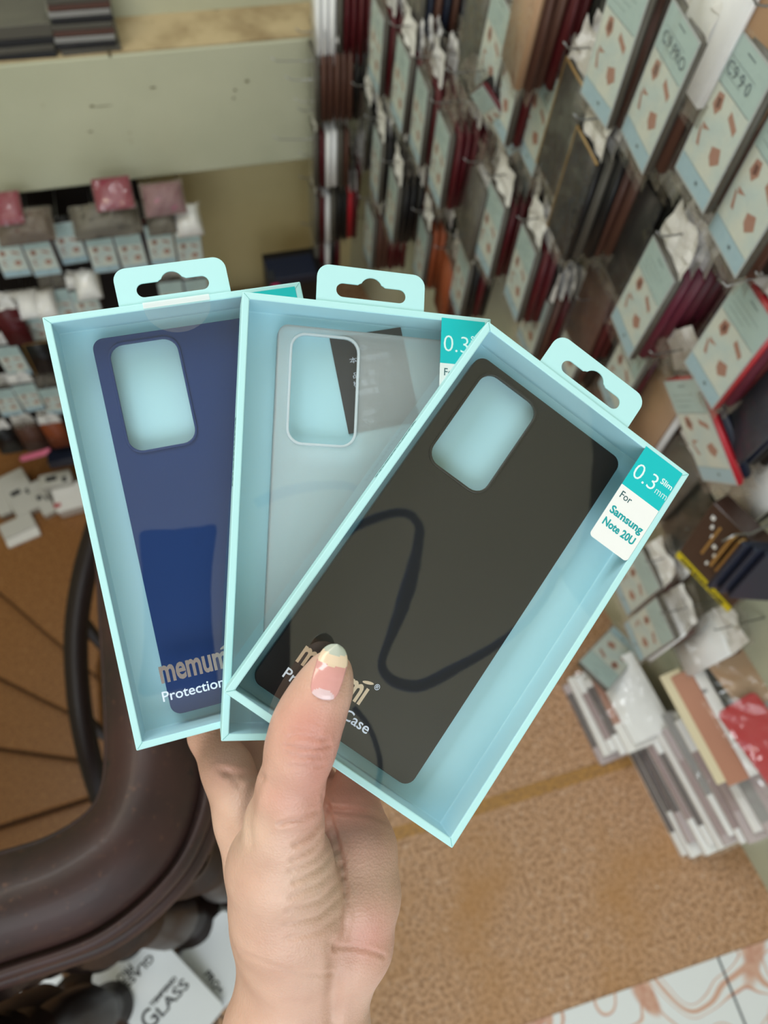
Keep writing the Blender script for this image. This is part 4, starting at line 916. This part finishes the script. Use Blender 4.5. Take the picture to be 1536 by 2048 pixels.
# nail outline in image fractions: flatten skin slightly under the nail
skin = bpy.data.materials.new('skin'); skin.use_nodes = True; nt = skin.node_tree; P = nt.nodes['Principled BSDF']
P.inputs['Roughness'].default_value = .42; P.inputs['Subsurface Weight'].default_value = .18; P.inputs['Subsurface Radius'].default_value = (1, .35, .2); P.inputs['Subsurface Scale'].default_value = .005; P.inputs['Specular IOR Level'].default_value = .4
tc = nt.nodes.new('ShaderNodeTexCoord'); vc = nt.nodes.new('ShaderNodeVertexColor'); vc.layer_name = 'pigment'
n1 = nt.nodes.new('ShaderNodeTexNoise'); n1.inputs['Scale'].default_value = 60; n1.inputs['Detail'].default_value = 6; nt.links.new(tc.outputs['Object'], n1.inputs['Vector'])
mx = nt.nodes.new('ShaderNodeMix'); mx.data_type = 'RGBA'; mx.blend_type = 'MULTIPLY'; mx.inputs[0].default_value = .35
nt.links.new(vc.outputs['Color'], mx.inputs[6]); nt.links.new(n1.outputs['Color'], mx.inputs[7])
rmp = nt.nodes.new('ShaderNodeValToRGB'); rmp.color_ramp.elements[0].position = .3; rmp.color_ramp.elements[0].color = (.72, .62, .60, 1); rmp.color_ramp.elements[1].position = .6; rmp.color_ramp.elements[1].color = (1, 1, 1, 1)
nt.links.new(n1.outputs['Fac'], rmp.inputs[0]); nt.links.new(rmp.outputs[0], mx.inputs[7]); nt.links.new(mx.outputs[2], P.inputs['Base Color'])
vo = nt.nodes.new('ShaderNodeTexVoronoi'); vo.inputs['Scale'].default_value = 900; nt.links.new(tc.outputs['Object'], vo.inputs['Vector'])
n3_ = nt.nodes.new('ShaderNodeTexNoise'); n3_.inputs['Scale'].default_value = 450; n3_.inputs['Detail'].default_value = 3
mpp = nt.nodes.new('ShaderNodeMapping'); mpp.inputs['Rotation'].default_value = (0, 0, .5); mpp.inputs['Scale'].default_value = (.35, 1.4, 1); nt.links.new(tc.outputs['Object'], mpp.inputs[0]); nt.links.new(mpp.outputs[0], n3_.inputs['Vector'])
ad = nt.nodes.new('ShaderNodeMath'); ad.operation = 'ADD'; nt.links.new(vo.outputs['Distance'], ad.inputs[0]); nt.links.new(n3_.outputs['Fac'], ad.inputs[1])
bp = nt.nodes.new('ShaderNodeBump'); bp.inputs['Strength'].default_value = .35; bp.inputs['Distance'].default_value = .0004; nt.links.new(ad.outputs[0], bp.inputs['Height']); nt.links.new(bp.outputs['Normal'], P.inputs['Normal'])
ca = me2.color_attributes.new('pigment', 'FLOAT_COLOR', 'POINT')
base = np.array(srgb(216, 176, 158)[:3]); pink = np.array(srgb(206, 132, 122)[:3]); pale = np.array(srgb(224, 192, 172)[:3])
def blob(x, y, r): return np.exp(-(((pxl[:, 0] - x) ** 2 + (pxl[:, 1] - y) ** 2) / r ** 2))
wgt = np.clip(.5 * blob(615, 1450, 70) + .5 * blob(740, 1880, 60) + .8 * blob(700, 1580, 110) + .35 * blob(540, 1610, 45) + .4 * blob(440, 1500, 70), 0, 1)[:, None]
colr = base * (1 - wgt) + pink * wgt; w2_ = np.clip(.6 * blob(500, 1650, 60) + .5 * blob(620, 1780, 80), 0, 1)[:, None]; colr = colr * (1 - w2_) + pale * w2_
ca.data.foreach_set('color', np.concatenate([colr, np.ones((nv, 1))], 1).ravel())
me2.materials.append(skin); me2.name = 'left_hand'
hand = bpy.data.objects.new('left_hand', me2); COL.objects.link(hand); hand.matrix_world = CAMM
tag(hand, 'left hand and wrist holding the three mint boxes, thumb over the front one', 'hand')
# thumb nail: a curved plate lying on the thumb, with lunula, pink bed and pale free edge
n0 = np.array([645., 1394.]); n1_ = np.array([675., 1288.]); nax = n1_ - n0; nL = np.linalg.norm(nax); nax /= nL; nsd = np.array([-nax[1], nax[0]])
nb = MB(); nu, nvv = 24, 34; fs = []; mi = []; Dp = np.zeros((nvv + 1, nu + 1)); PX = np.zeros((nvv + 1, nu + 1, 2))
for j in range(nvv + 1):
    t = j / nvv; wj = 31.0 * (.90 + .10 * min(t / .35, 1)) * (1 if t < .60 else math.sqrt(max(0.0004, 1 - ((t - .60) / .402) ** 2.2)))
    if t < .14: wj *= .72 + .28 * math.sqrt(t / .14)
    for i in range(nu + 1):
        PX[j, i] = n0 + nax * (t * nL - 5 * (1 - (2 * i / nu - 1) ** 2) * (1 - t)) + nsd * (wj * (-1 + 2 * i / nu))
        if t < .62:
            ds = np.arange(.262, .305, .0002); q = np.array([cp(*PX[j, i], d_) for d_ in ds]); h_ = np.argmax(sdf(q) < 0); Dp[j, i] = ds[h_] if h_ else np.nan
for j in range(nvv + 1):
    t = j / nvv; s_ = np.linspace(-1, 1, nu + 1)
    if t < .62:
        ok = ~np.isnan(Dp[j]) & (abs(s_) < .8); cf = np.polyfit(s_[ok], Dp[j][ok], 2); row = np.polyval(cf, s_); last = (t, cf)
        if t < .45: ref = (t, cf)
    else:
        sl = (last[1] - ref[1]) / (last[0] - ref[0]); cf = last[1].copy(); cf[2] += sl[2] * (t - last[0]) * .35; row = np.polyval(cf, s_)
    Dp[j] = row - .0007 - .0006 * math.sin(math.pi * min(t * 1.1, 1))
vs = [cp(*PX[j, i], Dp[j, i]) for j in range(nvv + 1) for i in range(nu + 1)]
for j in range(nvv):
    for i in range(nu):
        k = j * (nu + 1) + i; fs.append((k, k + 1, k + nu + 2, k + nu + 1)); t = (j + .5) / nvv; s_ = abs(-1 + 2 * (i + .5) / nu)
        mi.append(1 if t < .19 - .17 * s_ ** 2 else (3 if t > .80 + .06 * s_ ** 2 else (2 if t > .60 + .04 * s_ ** 2 else 0)))
nb.add(vs, fs); nb.m = mi
nail_m = [mat('nail_bed', srgb(220, 160, 156), .22, .5, coat=.5), mat('nail_moon', srgb(226, 196, 200), .22, .5, coat=.5), mat('nail_tip', srgb(230, 206, 180), .25, .5, coat=.4), mat('nail_edge', srgb(200, 206, 194), .25, .5, coat=.4, alpha=.85)]
nail = nb.build('thumbnail', nail_m, hand, smooth=True)
so = nail.modifiers.new('t', 'SOLIDIFY'); so.thickness = .0006; so.offset = -1
